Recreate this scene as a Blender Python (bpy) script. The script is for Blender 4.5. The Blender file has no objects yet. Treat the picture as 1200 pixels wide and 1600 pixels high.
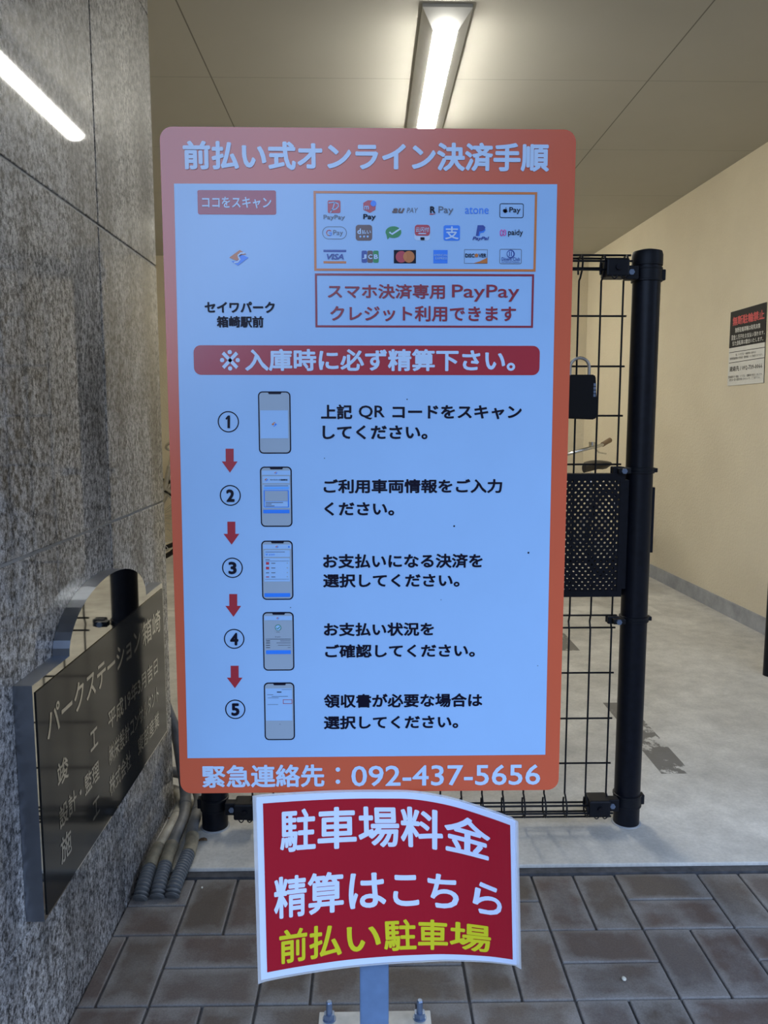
import bpy, bmesh, math, random
from mathutils import Vector, Matrix
random.seed(7)
sc = bpy.context.scene
COL = sc.collection

# ------------------------------------------------------------------ camera
F_PX, CAM_H = 1235.0, 1.2
PITCH, YAW = math.radians(6.75), math.radians(1.15)
cam = bpy.data.cameras.new('camera')
cam.sensor_fit = 'VERTICAL'
cam.sensor_height = 36.0
cam.sensor_width = 27.0
cam.lens = F_PX * 36.0 / 1600.0
cam.clip_start = 0.05
cam_o = bpy.data.objects.new('camera', cam)
COL.objects.link(cam_o)
cam_o.location = (0, 0, CAM_H)
cam_o.rotation_euler = (math.radians(90) - PITCH, 0, -YAW)
sc.camera = cam_o

# ------------------------------------------------------------------ light and exposure
SKY_STRENGTH = 1.28
LAMP_STRENGTH = 90.0
EXPOSURE = 0.0
sc.view_settings.view_transform = 'Standard'
sc.view_settings.look = 'None'
sc.view_settings.exposure = EXPOSURE
sc.view_settings.gamma = 1.0
sc.view_settings.use_curve_mapping = False
sc.cycles.use_denoising = True
sc.cycles.max_bounces = 8

world = bpy.data.worlds.new('evening_sky')
sc.world = world
world.use_nodes = True
wn, wl = world.node_tree.nodes, world.node_tree.links
wn.clear()


def wmath(op, a, b=None, clamp=False):
    n = wn.new('ShaderNodeMath')
    n.operation = op
    n.use_clamp = clamp
    for i, v in enumerate((a, b)):
        if v is None:
            continue
        if isinstance(v, (int, float)):
            n.inputs[i].default_value = v
        else:
            wl.new(v, n.inputs[i])
    return n.outputs[0]


tc = wn.new('ShaderNodeTexCoord')
sx = wn.new('ShaderNodeSeparateXYZ')
wl.new(tc.outputs['Generated'], sx.inputs[0])
elev = wmath('ARCSINE', sx.outputs[2])
azim = wmath('ARCTAN2', sx.outputs[0], wmath('MULTIPLY', sx.outputs[1], -1.0))   # 0 straight behind the camera
# the roofs across the street: low on the left, tall right of the middle
sky_line = wmath('ADD', wmath('MULTIPLY', azim, 0.95), math.radians(15))
sky_line = wmath('MINIMUM', sky_line, wmath('ADD', wmath('MULTIPLY', azim, -1.1), math.radians(78)))   # and open again far to the right
sky_line = wmath('MINIMUM', wmath('MAXIMUM', sky_line, math.radians(2)), math.radians(36))
mask = wmath('ADD', wmath('DIVIDE', wmath('SUBTRACT', elev, sky_line), math.radians(9)), 0.5, True)
mx = wn.new('ShaderNodeMixRGB')
wl.new(mask, mx.inputs[0])
mx.inputs[1].default_value = (0.17, 0.19, 0.22, 1)
mx.inputs[2].default_value = (1.75, 2.35, 3.60, 1)
bg = wn.new('ShaderNodeBackground')
wl.new(mx.outputs[0], bg.inputs[0])
bg.inputs[1].default_value = SKY_STRENGTH
wo = wn.new('ShaderNodeOutputWorld')
wl.new(bg.outputs[0], wo.inputs[0])


# ------------------------------------------------------------------ materials
class Nodes:
    def __init__(s, name):
        s.m = bpy.data.materials.new(name)
        s.m.use_nodes = True
        s.n, s.l = s.m.node_tree.nodes, s.m.node_tree.links
        s.b = s.n['Principled BSDF']
        s.tc = None

    def link(s, a, b):
        s.l.new(a, b)

    def coord(s):
        if not s.tc:
            s.tc = s.n.new('ShaderNodeTexCoord')
        return s.tc.outputs['Object']

    def mapping(s, scale, rot=(0, 0, 0)):
        n = s.n.new('ShaderNodeMapping')
        n.inputs['Scale'].default_value = scale
        n.inputs['Rotation'].default_value = rot
        s.link(s.coord(), n.inputs[0])
        return n.outputs[0]

    def noise(s, scale, detail=4, rough=0.55, vec=None):
        n = s.n.new('ShaderNodeTexNoise')
        n.inputs['Scale'].default_value = scale
        n.inputs['Detail'].default_value = detail
        n.inputs['Roughness'].default_value = rough
        s.link(vec if vec else s.coord(), n.inputs['Vector'])
        return n.outputs[0]

    def ramp(s, fac, stops):
        n = s.n.new('ShaderNodeValToRGB')
        e = n.color_ramp.elements
        while len(e) < len(stops):
            e.new(0.5)
        for q, (p, c) in zip(e, stops):
            q.position = p
            q.color = (c, c, c, 1) if isinstance(c, (int, float)) else (*c, 1)
        s.link(fac, n.inputs[0])
        return n.outputs[0]

    def mix(s, fac, a, b, kind='MIX'):
        n = s.n.new('ShaderNodeMixRGB')
        n.blend_type = kind
        for i, v in enumerate((fac, a, b)):
            if isinstance(v, (int, float)):
                n.inputs[i].default_value = v if i == 0 else (v, v, v, 1)
            elif isinstance(v, tuple):
                n.inputs[i].default_value = (*v, 1)
            else:
                s.link(v, n.inputs[i])
        return n.outputs[0]

    def math(s, op, a, b=None, clamp=False):
        n = s.n.new('ShaderNodeMath')
        n.operation = op
        n.use_clamp = clamp
        for i, v in enumerate((a, b)):
            if v is None:
                continue
            if isinstance(v, (int, float)):
                n.inputs[i].default_value = v
            else:
                s.link(v, n.inputs[i])
        return n.outputs[0]

    def bump(s, h, strength, dist=0.002):
        n = s.n.new('ShaderNodeBump')
        n.inputs['Strength'].default_value = strength
        n.inputs['Distance'].default_value = dist
        s.link(h, n.inputs['Height'])
        s.link(n.outputs[0], s.b.inputs['Normal'])

    def color(s, v):
        if isinstance(v, tuple):
            s.b.inputs['Base Color'].default_value = (*v, 1)
        else:
            s.link(v, s.b.inputs['Base Color'])

    def set(s, **k):
        for a, v in k.items():
            key = {'rough': 'Roughness', 'metal': 'Metallic', 'spec': 'Specular IOR Level', 'coat': 'Coat Weight',
                   'coat_rough': 'Coat Roughness'}[a]
            if isinstance(v, (int, float)):
                s.b.inputs[key].default_value = v
            else:
                s.link(v, s.b.inputs[key])
        return s


def plain(name, c, rough=0.5, metal=0.0, spec=0.5, var=0.12, scale=30.0):
    s = Nodes(name)
    n = s.noise(scale, 3)
    lo = tuple(v * (1 - var) for v in c)
    hi = tuple(min(1, v * (1 + var)) for v in c)
    s.color(s.ramp(n, [(0.3, lo), (0.7, hi)]))
    s.set(rough=rough, metal=metal, spec=spec)
    return s.m


def ink(name, c, rough=0.22, spec=0.75):
    return plain(name, c, rough, 0, spec, 0.02, 8)


M = {}
# printed colours of the large sign
M['orange'] = ink('sign_orange', (0.56, 0.095, 0.038))
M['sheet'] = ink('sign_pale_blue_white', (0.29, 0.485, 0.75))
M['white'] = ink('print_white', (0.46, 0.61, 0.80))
M['navy'] = ink('print_navy_black', (0.003, 0.003, 0.014), 0.35, 0.2)
M['crimson'] = ink('print_crimson', (0.34, 0.014, 0.03))
M['crimson_dark'] = ink('print_dark_crimson', (0.24, 0.015, 0.035))
M['tan'] = ink('print_orange_line', (0.54, 0.17, 0.04))
M['grey_screen'] = ink('print_grey_blue', (0.29, 0.37, 0.45))
M['blue'] = ink('print_blue', (0.02, 0.20, 0.78))
M['sky_blue'] = ink('print_sky_blue', (0.12, 0.38, 0.85))
M['deep_blue'] = ink('print_deep_blue', (0.02, 0.06, 0.30))
M['green'] = ink('print_green', (0.01, 0.22, 0.06))
M['brown'] = ink('print_brown', (0.11, 0.06, 0.055))
M['logo_red'] = ink('print_logo_red', (0.42, 0.035, 0.06))
M['pink'] = ink('print_pink', (0.62, 0.10, 0.40))
M['grey_line'] = ink('print_grey', (0.10, 0.12, 0.16))
M['logo_orange'] = ink('print_logo_orange', (0.48, 0.15, 0.03))
M['board_edge'] = plain('aluminium_board_edge', (0.62, 0.60, 0.62), 0.4, 0.2)
# the small curved board
M['red'] = ink('board_red', (0.35, 0.007, 0.020), 0.3, 0.4)
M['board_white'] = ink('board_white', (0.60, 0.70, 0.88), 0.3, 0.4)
M['yellow'] = ink('board_yellow', (0.60, 0.58, 0.02), 0.3, 0.4)
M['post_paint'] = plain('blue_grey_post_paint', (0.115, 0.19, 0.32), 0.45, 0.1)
M['steel_plate'] = plain('galvanised_plate', (0.50, 0.48, 0.42), 0.6, 0.2, var=0.25, scale=18)
M['bolt'] = plain('zinc_bolt', (0.16, 0.21, 0.30), 0.4, 0.6)
# fence
M['fence'] = plain('black_fence_paint', (0.004, 0.005, 0.009), 0.4, 0.0, 0.22, 0.3, 60)
M['fence_flat'] = plain('black_rubber_cap', (0.004, 0.005, 0.008), 0.5, 0, 0.25)
M['wire'] = plain('black_coated_wire', (0.005, 0.006, 0.009), 0.45, 0, 0.25)
M['black'] = plain('black_plastic', (0.004, 0.004, 0.005), 0.5, 0, 0.2)
M['chrome'] = plain('chrome', (0.62, 0.61, 0.58), 0.2, 1.0)
M['bike_silver'] = plain('silver_bicycle_paint', (0.42, 0.40, 0.36), 0.35, 0.7)
M['rubber'] = plain('tyre_rubber', (0.012, 0.012, 0.012), 0.7)
M['grip_tan'] = plain('tan_grip', (0.24, 0.16, 0.09), 0.6)
M['saddle'] = plain('saddle_vinyl', (0.022, 0.018, 0.016), 0.5)
# conduits
M['conduit_grey'] = plain('grey_conduit', (0.14, 0.14, 0.135), 0.55, var=0.3, scale=25)
M['conduit_tan'] = plain('aged_tan_conduit', (0.34, 0.31, 0.24), 0.6, var=0.25, scale=25)
M['coupling'] = plain('dirty_coupling', (0.21, 0.18, 0.12), 0.7, var=0.35, scale=40)
M['conduit_rib'] = plain('grey_corrugated_conduit', (0.11, 0.115, 0.115), 0.5, var=0.2, scale=40)
# wall nameplate
M['mirror'] = plain('mirror_steel', (0.66, 0.66, 0.64), 0.035, 1.0, var=0.03)
M['mirror_side'] = plain('brushed_steel_side', (0.30, 0.33, 0.38), 0.3, 1.0, var=0.06)
M['etched'] = plain('etched_black_steel', (0.018, 0.018, 0.017), 0.10, 0.0, 0.28, 0.05)
M['letter_steel'] = plain('polished_steel_letters', (0.62, 0.62, 0.60), 0.16, 1.0, var=0.05)
M['paper_white'] = plain('notice_white', (0.66, 0.66, 0.62), 0.5, var=0.03)
M['paper_black'] = plain('notice_black', (0.016, 0.016, 0.016), 0.6, 0, 0.2, var=0.05)
M['notice_red'] = plain('notice_red', (0.55, 0.04, 0.05), 0.5, var=0.05)
M['notice_ink'] = plain('notice_ink', (0.04, 0.04, 0.04), 0.5)
M['pebble'] = plain('pale_pebble', (0.52, 0.49, 0.40), 0.8)
M['leaf'] = plain('dry_leaf', (0.13, 0.075, 0.035), 0.8, var=0.3)
M['lamp_body'] = plain('white_lamp_enamel', (0.66, 0.66, 0.64), 0.4, var=0.02)
M['mortar'] = plain('dark_mortar', (0.055, 0.055, 0.058), 0.9, var=0.35, scale=40)

s = Nodes('lit_diffuser')
s.color((0.9, 0.9, 0.88))
s.b.inputs['Emission Color'].default_value = (1.0, 0.97, 0.88, 1)
s.b.inputs['Emission Strength'].default_value = LAMP_STRENGTH
M['diffuser'] = s.m

s = Nodes('polished_granite')
grain = s.noise(1.0, 4, 0.7, s.mapping((150, 115, 95), (0.25, 0, 0)))
speck = s.noise(330, 3, 0.7)
cloud = s.noise(1.0, 5, 0.65, s.mapping((2.6, 2.6, 1.5)))
drip = s.noise(1.0, 5, 0.7, s.mapping((9, 9, 1.6), (0.12, 0, 0)))
base = s.ramp(grain, [(0.38, 0.045), (0.46, 0.20), (0.53, 0.38), (0.64, 0.58)])
base = s.mix(1.0, base, s.ramp(speck, [(0.36, 0.55), (0.60, 1.2)]), 'MULTIPLY')
base = s.mix(1.0, base, s.ramp(cloud, [(0.36, (0.60, 0.58, 0.56)), (0.62, (1.06, 1.03, 0.98))]), 'MULTIPLY')
base = s.mix(1.0, base, s.ramp(drip, [(0.40, 0.60), (0.55, 1.05)]), 'MULTIPLY')
s.color(base)
s.set(rough=0.5, spec=0.12, coat=0.6, coat_rough=0.03)
M['granite'] = s.m
M['sealant'] = plain('grey_joint_sealant', (0.22, 0.22, 0.21), 0.6)
M['joint'] = plain('dark_joint_sealant', (0.02, 0.02, 0.02), 0.7)

s = Nodes('concrete_floor')
big = s.noise(1.4, 5)
mid = s.noise(9, 6, 0.65)
fine = s.noise(120, 3)
c = s.mix(s.ramp(big, [(0.35, 0.0), (0.7, 1.0)]), (0.46, 0.44, 0.39), (0.64, 0.62, 0.56))
c = s.mix(1.0, c, s.ramp(mid, [(0.3, 0.78), (0.7, 1.1)]), 'MULTIPLY')
c = s.mix(1.0, c, s.ramp(fine, [(0.3, 0.9), (0.7, 1.06)]), 'MULTIPLY')
sep = s.n.new('ShaderNodeSeparateXYZ')
s.link(s.coord(), sep.inputs[0])
X, Y = sep.outputs[0], sep.outputs[1]


def band(v, lo, hi):
    return s.math('MULTIPLY', s.math('GREATER_THAN', v, lo), s.math('LESS_THAN', v, hi))


dash = s.math('MULTIPLY', band(X, 0.985, 1.09), s.math('MAXIMUM', band(Y, 2.52, 3.19), band(Y, 3.94, 4.28)))
worn = s.noise(8.5, 5, 0.7, s.mapping((1.6, 1.0, 1.0)))
dash = s.math('MULTIPLY', dash, s.ramp(worn, [(0.40, 0.0), (0.46, 1.0)]))
c = s.mix(s.math('MULTIPLY', dash, 0.85), c, (0.105, 0.098, 0.085))
pale = s.math('MULTIPLY', s.math('MULTIPLY', band(X, -1.8, 1.80), band(Y, 4.70, 4.90)), s.ramp(mid, [(0.4, 0.2), (0.55, 1.0)]))
c = s.mix(s.math('MULTIPLY', pale, 0.6), c, (0.66, 0.64, 0.58))
s.color(c)
s.set(rough=0.75, spec=0.3)
s.bump(fine, 0.15, 0.001)
M['concrete'] = s.m

s = Nodes('clay_pavers')
geo = s.n.new('ShaderNodeNewGeometry')
rnd = geo.outputs['Random Per Island']
c = s.ramp(rnd, [(0.0, (0.072, 0.056, 0.044)), (0.35, (0.105, 0.085, 0.070)), (0.65, (0.090, 0.064, 0.054)), (0.85, (0.115, 0.100, 0.090)),
                 (1.0, (0.078, 0.058, 0.050))])
dust = s.noise(7, 6, 0.65)
c = s.mix(s.ramp(dust, [(0.46, 0.0), (0.66, 0.6)]), c, (0.19, 0.178, 0.16))
uvn = s.n.new('ShaderNodeUVMap')
sp_ = s.n.new('ShaderNodeSeparateXYZ')
s.link(uvn.outputs[0], sp_.inputs[0])
edge = s.math('MAXIMUM', s.math('ABSOLUTE', sp_.outputs[0]), s.math('ABSOLUTE', sp_.outputs[1]))
edge = s.math('ADD', edge, s.math('MULTIPLY', s.math('SUBTRACT', dust, 0.5), 1.1))
c = s.mix(s.ramp(edge, [(0.62, 0.0), (1.02, 0.75)]), c, (0.215, 0.205, 0.19))
gr = s.noise(240, 3, 0.7)
c = s.mix(1.0, c, s.ramp(gr, [(0.3, 0.8), (0.7, 1.15)]), 'MULTIPLY')
s.color(c)
s.set(rough=s.ramp(dust, [(0.4, 0.55), (0.65, 0.8)]), spec=0.35)
s.bump(gr, 0.25, 0.001)
M['paver'] = s.m

s = Nodes('beige_stucco')
st = s.noise(60, 6, 0.65)
cl = s.noise(2.0, 3)
s.color(s.ramp(cl, [(0.3, (0.69, 0.615, 0.46)), (0.7, (0.75, 0.675, 0.51))]))
s.set(rough=0.62, spec=0.4)
s.bump(st, 1.0, 0.006)
M['stucco'] = s.m

s = Nodes('ceiling_board')
sep = s.n.new('ShaderNodeSeparateXYZ')
s.link(s.coord(), sep.inputs[0])


def joint_line(v, origin, pitch, w):
    q = s.math('FRACT', s.math('DIVIDE', s.math('SUBTRACT', v, origin - pitch * 20 - w / 2), pitch))
    return s.math('LESS_THAN', q, w / pitch)


lines = s.math('MAXIMUM', joint_line(sep.outputs[0], -0.69, 1.945, 0.006), s.math('MULTIPLY', joint_line(sep.outputs[1], 3.715, 0.91, 0.006), 0.45))
cl = s.noise(1.5, 3)
s.color(s.mix(s.math('MULTIPLY', lines, 0.75), s.ramp(cl, [(0.3, (0.44, 0.425, 0.375)), (0.7, (0.47, 0.455, 0.405))]), (0.10, 0.09, 0.075)))
s.set(rough=0.7, spec=0.3)
M['ceiling'] = s.m

s = Nodes('grey_skirting')
n = s.noise(6, 5, 0.7)
s.color(s.ramp(n, [(0.35, (0.27, 0.28, 0.29)), (0.65, (0.40, 0.41, 0.42))]))
s.set(rough=0.7)
M['skirting'] = s.m

s = Nodes('clear_laminate')
s.color((0.75, 0.78, 0.8))
s.set(rough=0.15)
s.b.inputs['Alpha'].default_value = 0.35
M['laminate'] = s.m


# ------------------------------------------------------------------ mesh helpers
def link_obj(name, data, parent=None):
    o = bpy.data.objects.new(name, data)
    COL.objects.link(o)
    if parent is not None:
        o.parent = parent
    return o


def world_loc(o):
    v = Vector((0, 0, 0))
    while o is not None:
        v += o.location
        o = o.parent
    return v


def tag(o, label=None, cat=None, group=None, kind=None):
    for k, v in (('label', label), ('category', cat), ('group', group), ('kind', kind)):
        if v:
            o[k] = v
    return o


def empty(name, loc, label, cat, group=None):
    o = bpy.data.objects.new(name, None)
    COL.objects.link(o)
    o.location = loc
    o.empty_display_size = 0.1
    return tag(o, label, cat, group)


class MB:
    """collects shapes (in world coordinates) into one mesh object"""

    def __init__(s):
        s.bm = bmesh.new()
        s.mats = []

    def mi(s, mat):
        if mat is None:
            return 0
        if mat not in s.mats:
            s.mats.append(mat)
        return s.mats.index(mat)

    def face(s, vs, mi, smooth=False):
        try:
            f = s.bm.faces.new(vs)
        except ValueError:
            return None
        f.material_index = mi
        f.smooth = smooth
        return f

    def box(s, lo, hi, mat=None, bevel=0.0):
        mi = s.mi(mat)
        r = bmesh.ops.create_cube(s.bm, size=1.0)
        lo, hi = Vector(lo), Vector(hi)
        for v in r['verts']:
            v.co = Vector([(lo[i] + hi[i]) / 2 + v.co[i] * (hi[i] - lo[i]) for i in range(3)])
        fs = set(f for v in r['verts'] for f in v.link_faces)
        for f in fs:
            f.material_index = mi
        if bevel > 0:
            es = list(set(e for f in fs for e in f.edges))
            q = bmesh.ops.bevel(s.bm, geom=es, offset=bevel, segments=2, affect='EDGES', profile=0.5)
            for f in q['faces']:
                f.material_index = mi
        return s

    def prism(s, pts, ext, mat=None, side_mat=None, cap_back=True):
        """pts: world polygon, counter-clockwise seen from the front; ext: vector to the back"""
        mi, ms = s.mi(mat), s.mi(side_mat or mat)
        ext = Vector(ext)
        a = [s.bm.verts.new(Vector(p)) for p in pts]
        b = [s.bm.verts.new(Vector(p) + ext) for p in pts]
        s.face(a, mi)
        if cap_back:
            s.face(b[::-1], ms)
        n = len(a)
        for i in range(n):
            s.face([a[i], b[i], b[(i + 1) % n], a[(i + 1) % n]], ms)
        return s

    def tube(s, path, r, seg=10, mat=None, closed=False, caps=True, smooth=True):
        mi = s.mi(mat)
        P = [Vector(p) for p in path]
        n = len(P)
        rad = r if isinstance(r, (list, tuple)) else [r] * n
        rings = []
        up = None
        for i in range(n):
            if closed:
                t = (P[(i + 1) % n] - P[i - 1])
            else:
                t = P[min(i + 1, n - 1)] - P[max(i - 1, 0)]
            t.normalize()
            if up is None:
                up = Vector((0, 0, 1)) if abs(t.z) < 0.9 else Vector((1, 0, 0))
            a = t.cross(up)
            if a.length < 1e-5:
                a = t.orthogonal()
            a.normalize()
            b = a.cross(t)
            b.normalize()
            up = b
            rings.append([s.bm.verts.new(P[i] + (a * math.cos(2 * math.pi * k / seg) + b * math.sin(2 * math.pi * k / seg)) * rad[i]) for k in range(seg)])
        m = n if closed else n - 1
        for i in range(m):
            A, B = rings[i], rings[(i + 1) % n]
            for k in range(seg):
                s.face([A[k], B[k], B[(k + 1) % seg], A[(k + 1) % seg]], mi, smooth)
        if caps and not closed:
            s.face(rings[0], mi)
            s.face(rings[-1][::-1], mi)
        return s

    def cyl(s, a, b, r, seg=16, mat=None, r2=None):
        return s.tube([a, b], [r, r2 if r2 is not None else r], seg, mat)

    def lathe(s, center, axis_z_profile, seg=24, mat=None):
        """profile of (radius, z) around a vertical axis"""
        c = Vector(center)
        mi = s.mi(mat)
        rings = []
        for r, z in axis_z_profile:
            rings.append([s.bm.verts.new(c + Vector((r * math.cos(2 * math.pi * k / seg), r * math.sin(2 * math.pi * k / seg), z))) for k in range(seg)])
        for A, B in zip(rings, rings[1:]):
            for k in range(seg):
                s.face([A[k], A[(k + 1) % seg], B[(k + 1) % seg], B[k]], mi, True)
        s.face(rings[0][::-1], mi)
        s.face(rings[-1], mi)
        return s

    def build(s, name, mat=None, parent=None, origin=None, recalc=True, auto_smooth=True):
        if recalc:
            bmesh.ops.recalc_face_normals(s.bm, faces=s.bm.faces[:])
        if auto_smooth:
            for e in s.bm.edges:
                if len(e.link_faces) == 2 and e.calc_face_angle(0) > math.radians(38):
                    e.smooth = False
        off = world_loc(parent) if parent is not None else Vector(origin or (0, 0, 0))
        bmesh.ops.translate(s.bm, verts=s.bm.verts[:], vec=-off)
        me = bpy.data.meshes.new(name)
        s.bm.to_mesh(me)
        s.bm.free()
        for m_ in (s.mats if s.mats else [mat]):
            me.materials.append(M[m_] if isinstance(m_, str) else m_)
        o = link_obj(name, me, parent)
        if parent is None and origin is not None:
            o.location = origin
        return o


# ------------------------------------------------------------------ measured positions: view rays onto the real planes of the place
_F = Vector((math.sin(YAW) * math.cos(PITCH), math.cos(YAW) * math.cos(PITCH), -math.sin(PITCH)))
_R = Vector((math.cos(YAW), -math.sin(YAW), 0))
_U = _R.cross(_F)
_C = Vector((0, 0, CAM_H))


def ray(x, y):
    return _F * F_PX + _R * (x - 600) - _U * (y - 800)


def on_plane(x, y, axis, val):
    d = ray(x, y)
    return _C + d * ((val - _C[axis]) / d[axis])


class Flat:
    """a flat face: world origin O, right A, up B, outward N; px() turns a measured point into face coordinates"""

    def __init__(s, O, A, B):
        s.O, s.A, s.B = Vector(O), Vector(A).normalized(), Vector(B).normalized()
        s.N = s.A.cross(s.B)

    def px(s, x, y):
        d = ray(x, y)
        p = _C + d * ((s.O - _C).dot(s.N) / d.dot(s.N))
        return ((p - s.O).dot(s.A), (p - s.O).dot(s.B))

    def map(s, a, b, n):
        return s.O + s.A * a + s.B * b + s.N * n


_tc = {}


def glyph_mesh(body, bold, res, shear=0.0, spacing=1.0):
    key = (body, bold, res, shear, spacing)
    if key in _tc:
        return _tc[key]
    cu = bpy.data.curves.new('lettering_source', 'FONT')
    cu.body = body
    cu.size = 1.0
    cu.shear = shear
    cu.space_character = spacing
    cu.resolution_u = res
    cu.fill_mode = 'FRONT'
    o = bpy.data.objects.new('lettering_source', cu)
    COL.objects.link(o)
    dg = bpy.context.evaluated_depsgraph_get()
    me = bpy.data.meshes.new_from_object(o.evaluated_get(dg))
    v0 = [(v.co.x, v.co.y, 0.0) for v in me.vertices]
    f0 = [tuple(p.vertices) for p in me.polygons]
    vs, fs = list(v0), list(f0)
    if bold > 0:            # heavier strokes: the outline repeated around a small circle
        n = 12 if bold > 0.025 else 8
        for k in range(n):
            dx, dy = bold * math.cos(2 * math.pi * k / n), bold * math.sin(2 * math.pi * k / n)
            q = len(vs)
            vs += [(x + dx, y + dy, (k + 1) * 3e-5) for x, y, _z in v0]
            fs += [tuple(i + q for i in f) for f in f0]
    bpy.data.objects.remove(o)
    bpy.data.curves.remove(cu)
    bpy.data.meshes.remove(me)
    _tc[key] = (vs, fs)
    return vs, fs


LAYER = 0.0005


class Print:
    """flat printed shapes lying on a face, gathered into one mesh"""

    def __init__(s, surf, pixels=True):
        s.surf, s.pixels, s.mb = surf, pixels, MB()

    def pt(s, p):
        return s.surf.px(*p) if s.pixels else p

    def _poly(s, pts, mat, layer):
        mi = s.mb.mi(mat)
        vs = [s.mb.bm.verts.new((a, b, layer * LAYER)) for a, b in pts]
        f = s.mb.face(vs, mi)
        if f:
            f.normal_update()
            if f.normal.z < 0:
                f.normal_flip()
        return s

    def poly(s, pts, mat, layer=1):
        return s._poly([s.pt(p) for p in pts], mat, layer)

    def box4(s, x0, y0, x1, y1):
        """axis-aligned rectangle on the face from the measured corners"""
        q = [s.pt(p) for p in ((x0, y0), (x1, y0), (x1, y1), (x0, y1))]
        l, r = (q[0][0] + q[3][0]) / 2, (q[1][0] + q[2][0]) / 2
        t, b = (q[0][1] + q[1][1]) / 2, (q[2][1] + q[3][1]) / 2
        return l, b, r, t

    def _rr(s, l, b, r, t, rad):
        if rad <= 0:
            return [(l, b), (r, b), (r, t), (l, t)]
        out = []
        for cx, cy, a0 in ((r - rad, b + rad, -90), (r - rad, t - rad, 0), (l + rad, t - rad, 90), (l + rad, b + rad, 180)):
            for k in range(7):
                a = math.radians(a0 + 15 * k)
                out.append((cx + rad * math.cos(a), cy + rad * math.sin(a)))
        return out

    def rect(s, x0, y0, x1, y1, mat, layer=1, rad=0.0):
        l, b, r, t = s.box4(x0, y0, x1, y1)
        return s._poly(s._rr(l, b, r, t, rad * (r - l) / abs(x1 - x0)), mat, layer)

    def frame(s, x0, y0, x1, y1, w, mat, layer=1, rad=0.0):
        l, b, r, t = s.box4(x0, y0, x1, y1)
        k = (r - l) / abs(x1 - x0)
        w_, rad_ = w * k, max(rad * k, w * k * 1.01) if rad else 0
        A = s._rr(l, b, r, t, rad_)
        B = s._rr(l + w_, b + w_, r - w_, t - w_, (rad_ - w_) if rad else 0)
        return s._ring(A, B, mat, layer)

    def _ring(s, A, B, mat, layer):
        mi = s.mb.mi(mat)
        va = [s.mb.bm.verts.new((a, b, layer * LAYER)) for a, b in A]
        vb = [s.mb.bm.verts.new((a, b, layer * LAYER)) for a, b in B]
        n = len(va)
        for i in range(n):
            s.mb.face([va[i], va[(i + 1) % n], vb[(i + 1) % n], vb[i]], mi)
        return s

    def circle(s, cx, cy, r, mat, layer=1, inner=0.0, seg=32):
        c, e = s.pt((cx, cy)), s.pt((cx + r, cy))
        R = math.hypot(e[0] - c[0], e[1] - c[1])
        P = lambda q: [(c[0] + q * math.cos(2 * math.pi * k / seg), c[1] + q * math.sin(2 * math.pi * k / seg)) for k in range(seg)]
        if inner > 0:
            return s._ring(P(R), P(R * inner / r), mat, layer)
        return s._poly(P(R), mat, layer)

    def text(s, body, x0, y0, x1, y1, mat, layer=2, bold=0.02, res=3, shear=0.0, fit=None):
        """lettering fitted to a measured box; fit = (l, b, r, t) in face coordinates instead"""
        vs, fs = glyph_mesh(body, bold, res, shear)
        l, b, r, t = fit if fit else s.box4(x0, y0, x1, y1)
        ax, bx = min(v[0] for v in vs), max(v[0] for v in vs)
        ay, by = min(v[1] for v in vs), max(v[1] for v in vs)
        mi = s.mb.mi(mat)
        nv = [s.mb.bm.verts.new((l + (v[0] - ax) / (bx - ax) * (r - l), b + (v[1] - ay) / (by - ay) * (t - b), layer * LAYER + v[2])) for v in vs]
        for f in fs:
            s.mb.face([nv[i] for i in f], mi)
        return s

    def stroke(s, pts, w, mat, layer=2):
        q = [Vector(s.pt(p)) for p in pts]
        k = (Vector(s.pt((pts[0][0] + 10, pts[0][1]))) - q[0]).length / 10
        h = w * k / 2
        L, R_ = [], []
        for i, p in enumerate(q):
            d = (q[min(i + 1, len(q) - 1)] - q[max(i - 1, 0)]).normalized()
            nrm = Vector((-d.y, d.x)) * h
            L.append(tuple(p + nrm))
            R_.append(tuple(p - nrm))
        mi = s.mb.mi(mat)
        a = [s.mb.bm.verts.new((*p, layer * LAYER)) for p in L]
        b = [s.mb.bm.verts.new((*p, layer * LAYER)) for p in R_]
        for i in range(len(q) - 1):
            s.mb.face([b[i], b[i + 1], a[i + 1], a[i]], mi)
        return s

    def build(s, name, parent, cuts=0):
        bm = s.mb.bm
        for ax, m_ in ((0, cuts), (1, cuts // 5)):
            for i in range(1, m_):
                co, no = [0, 0, 0], [0, 0, 0]
                co[ax], no[ax] = i / m_, 1
                g = bm.verts[:] + bm.edges[:] + bm.faces[:]
                bmesh.ops.bisect_plane(bm, geom=g, plane_co=co, plane_no=no, dist=1e-6)
        for f in bm.faces:
            f.normal_update()
            if f.normal.z < 0:
                f.normal_flip()
        for v in bm.verts:
            v.co = s.surf.map(v.co.x, v.co.y, v.co.z)
        return s.mb.build(name, None, parent, recalc=False, auto_smooth=False)


# ================================================================== THE SETTING
WALL_X, WALL_END = -0.603, 2.335
CEIL = 2.7

# street paving: basket-weave clay pavers
mb = MB()
CX, X0, CY, Y0 = 0.2205, 0.428, 0.2265, 1.957
gap = 0.005


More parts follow.
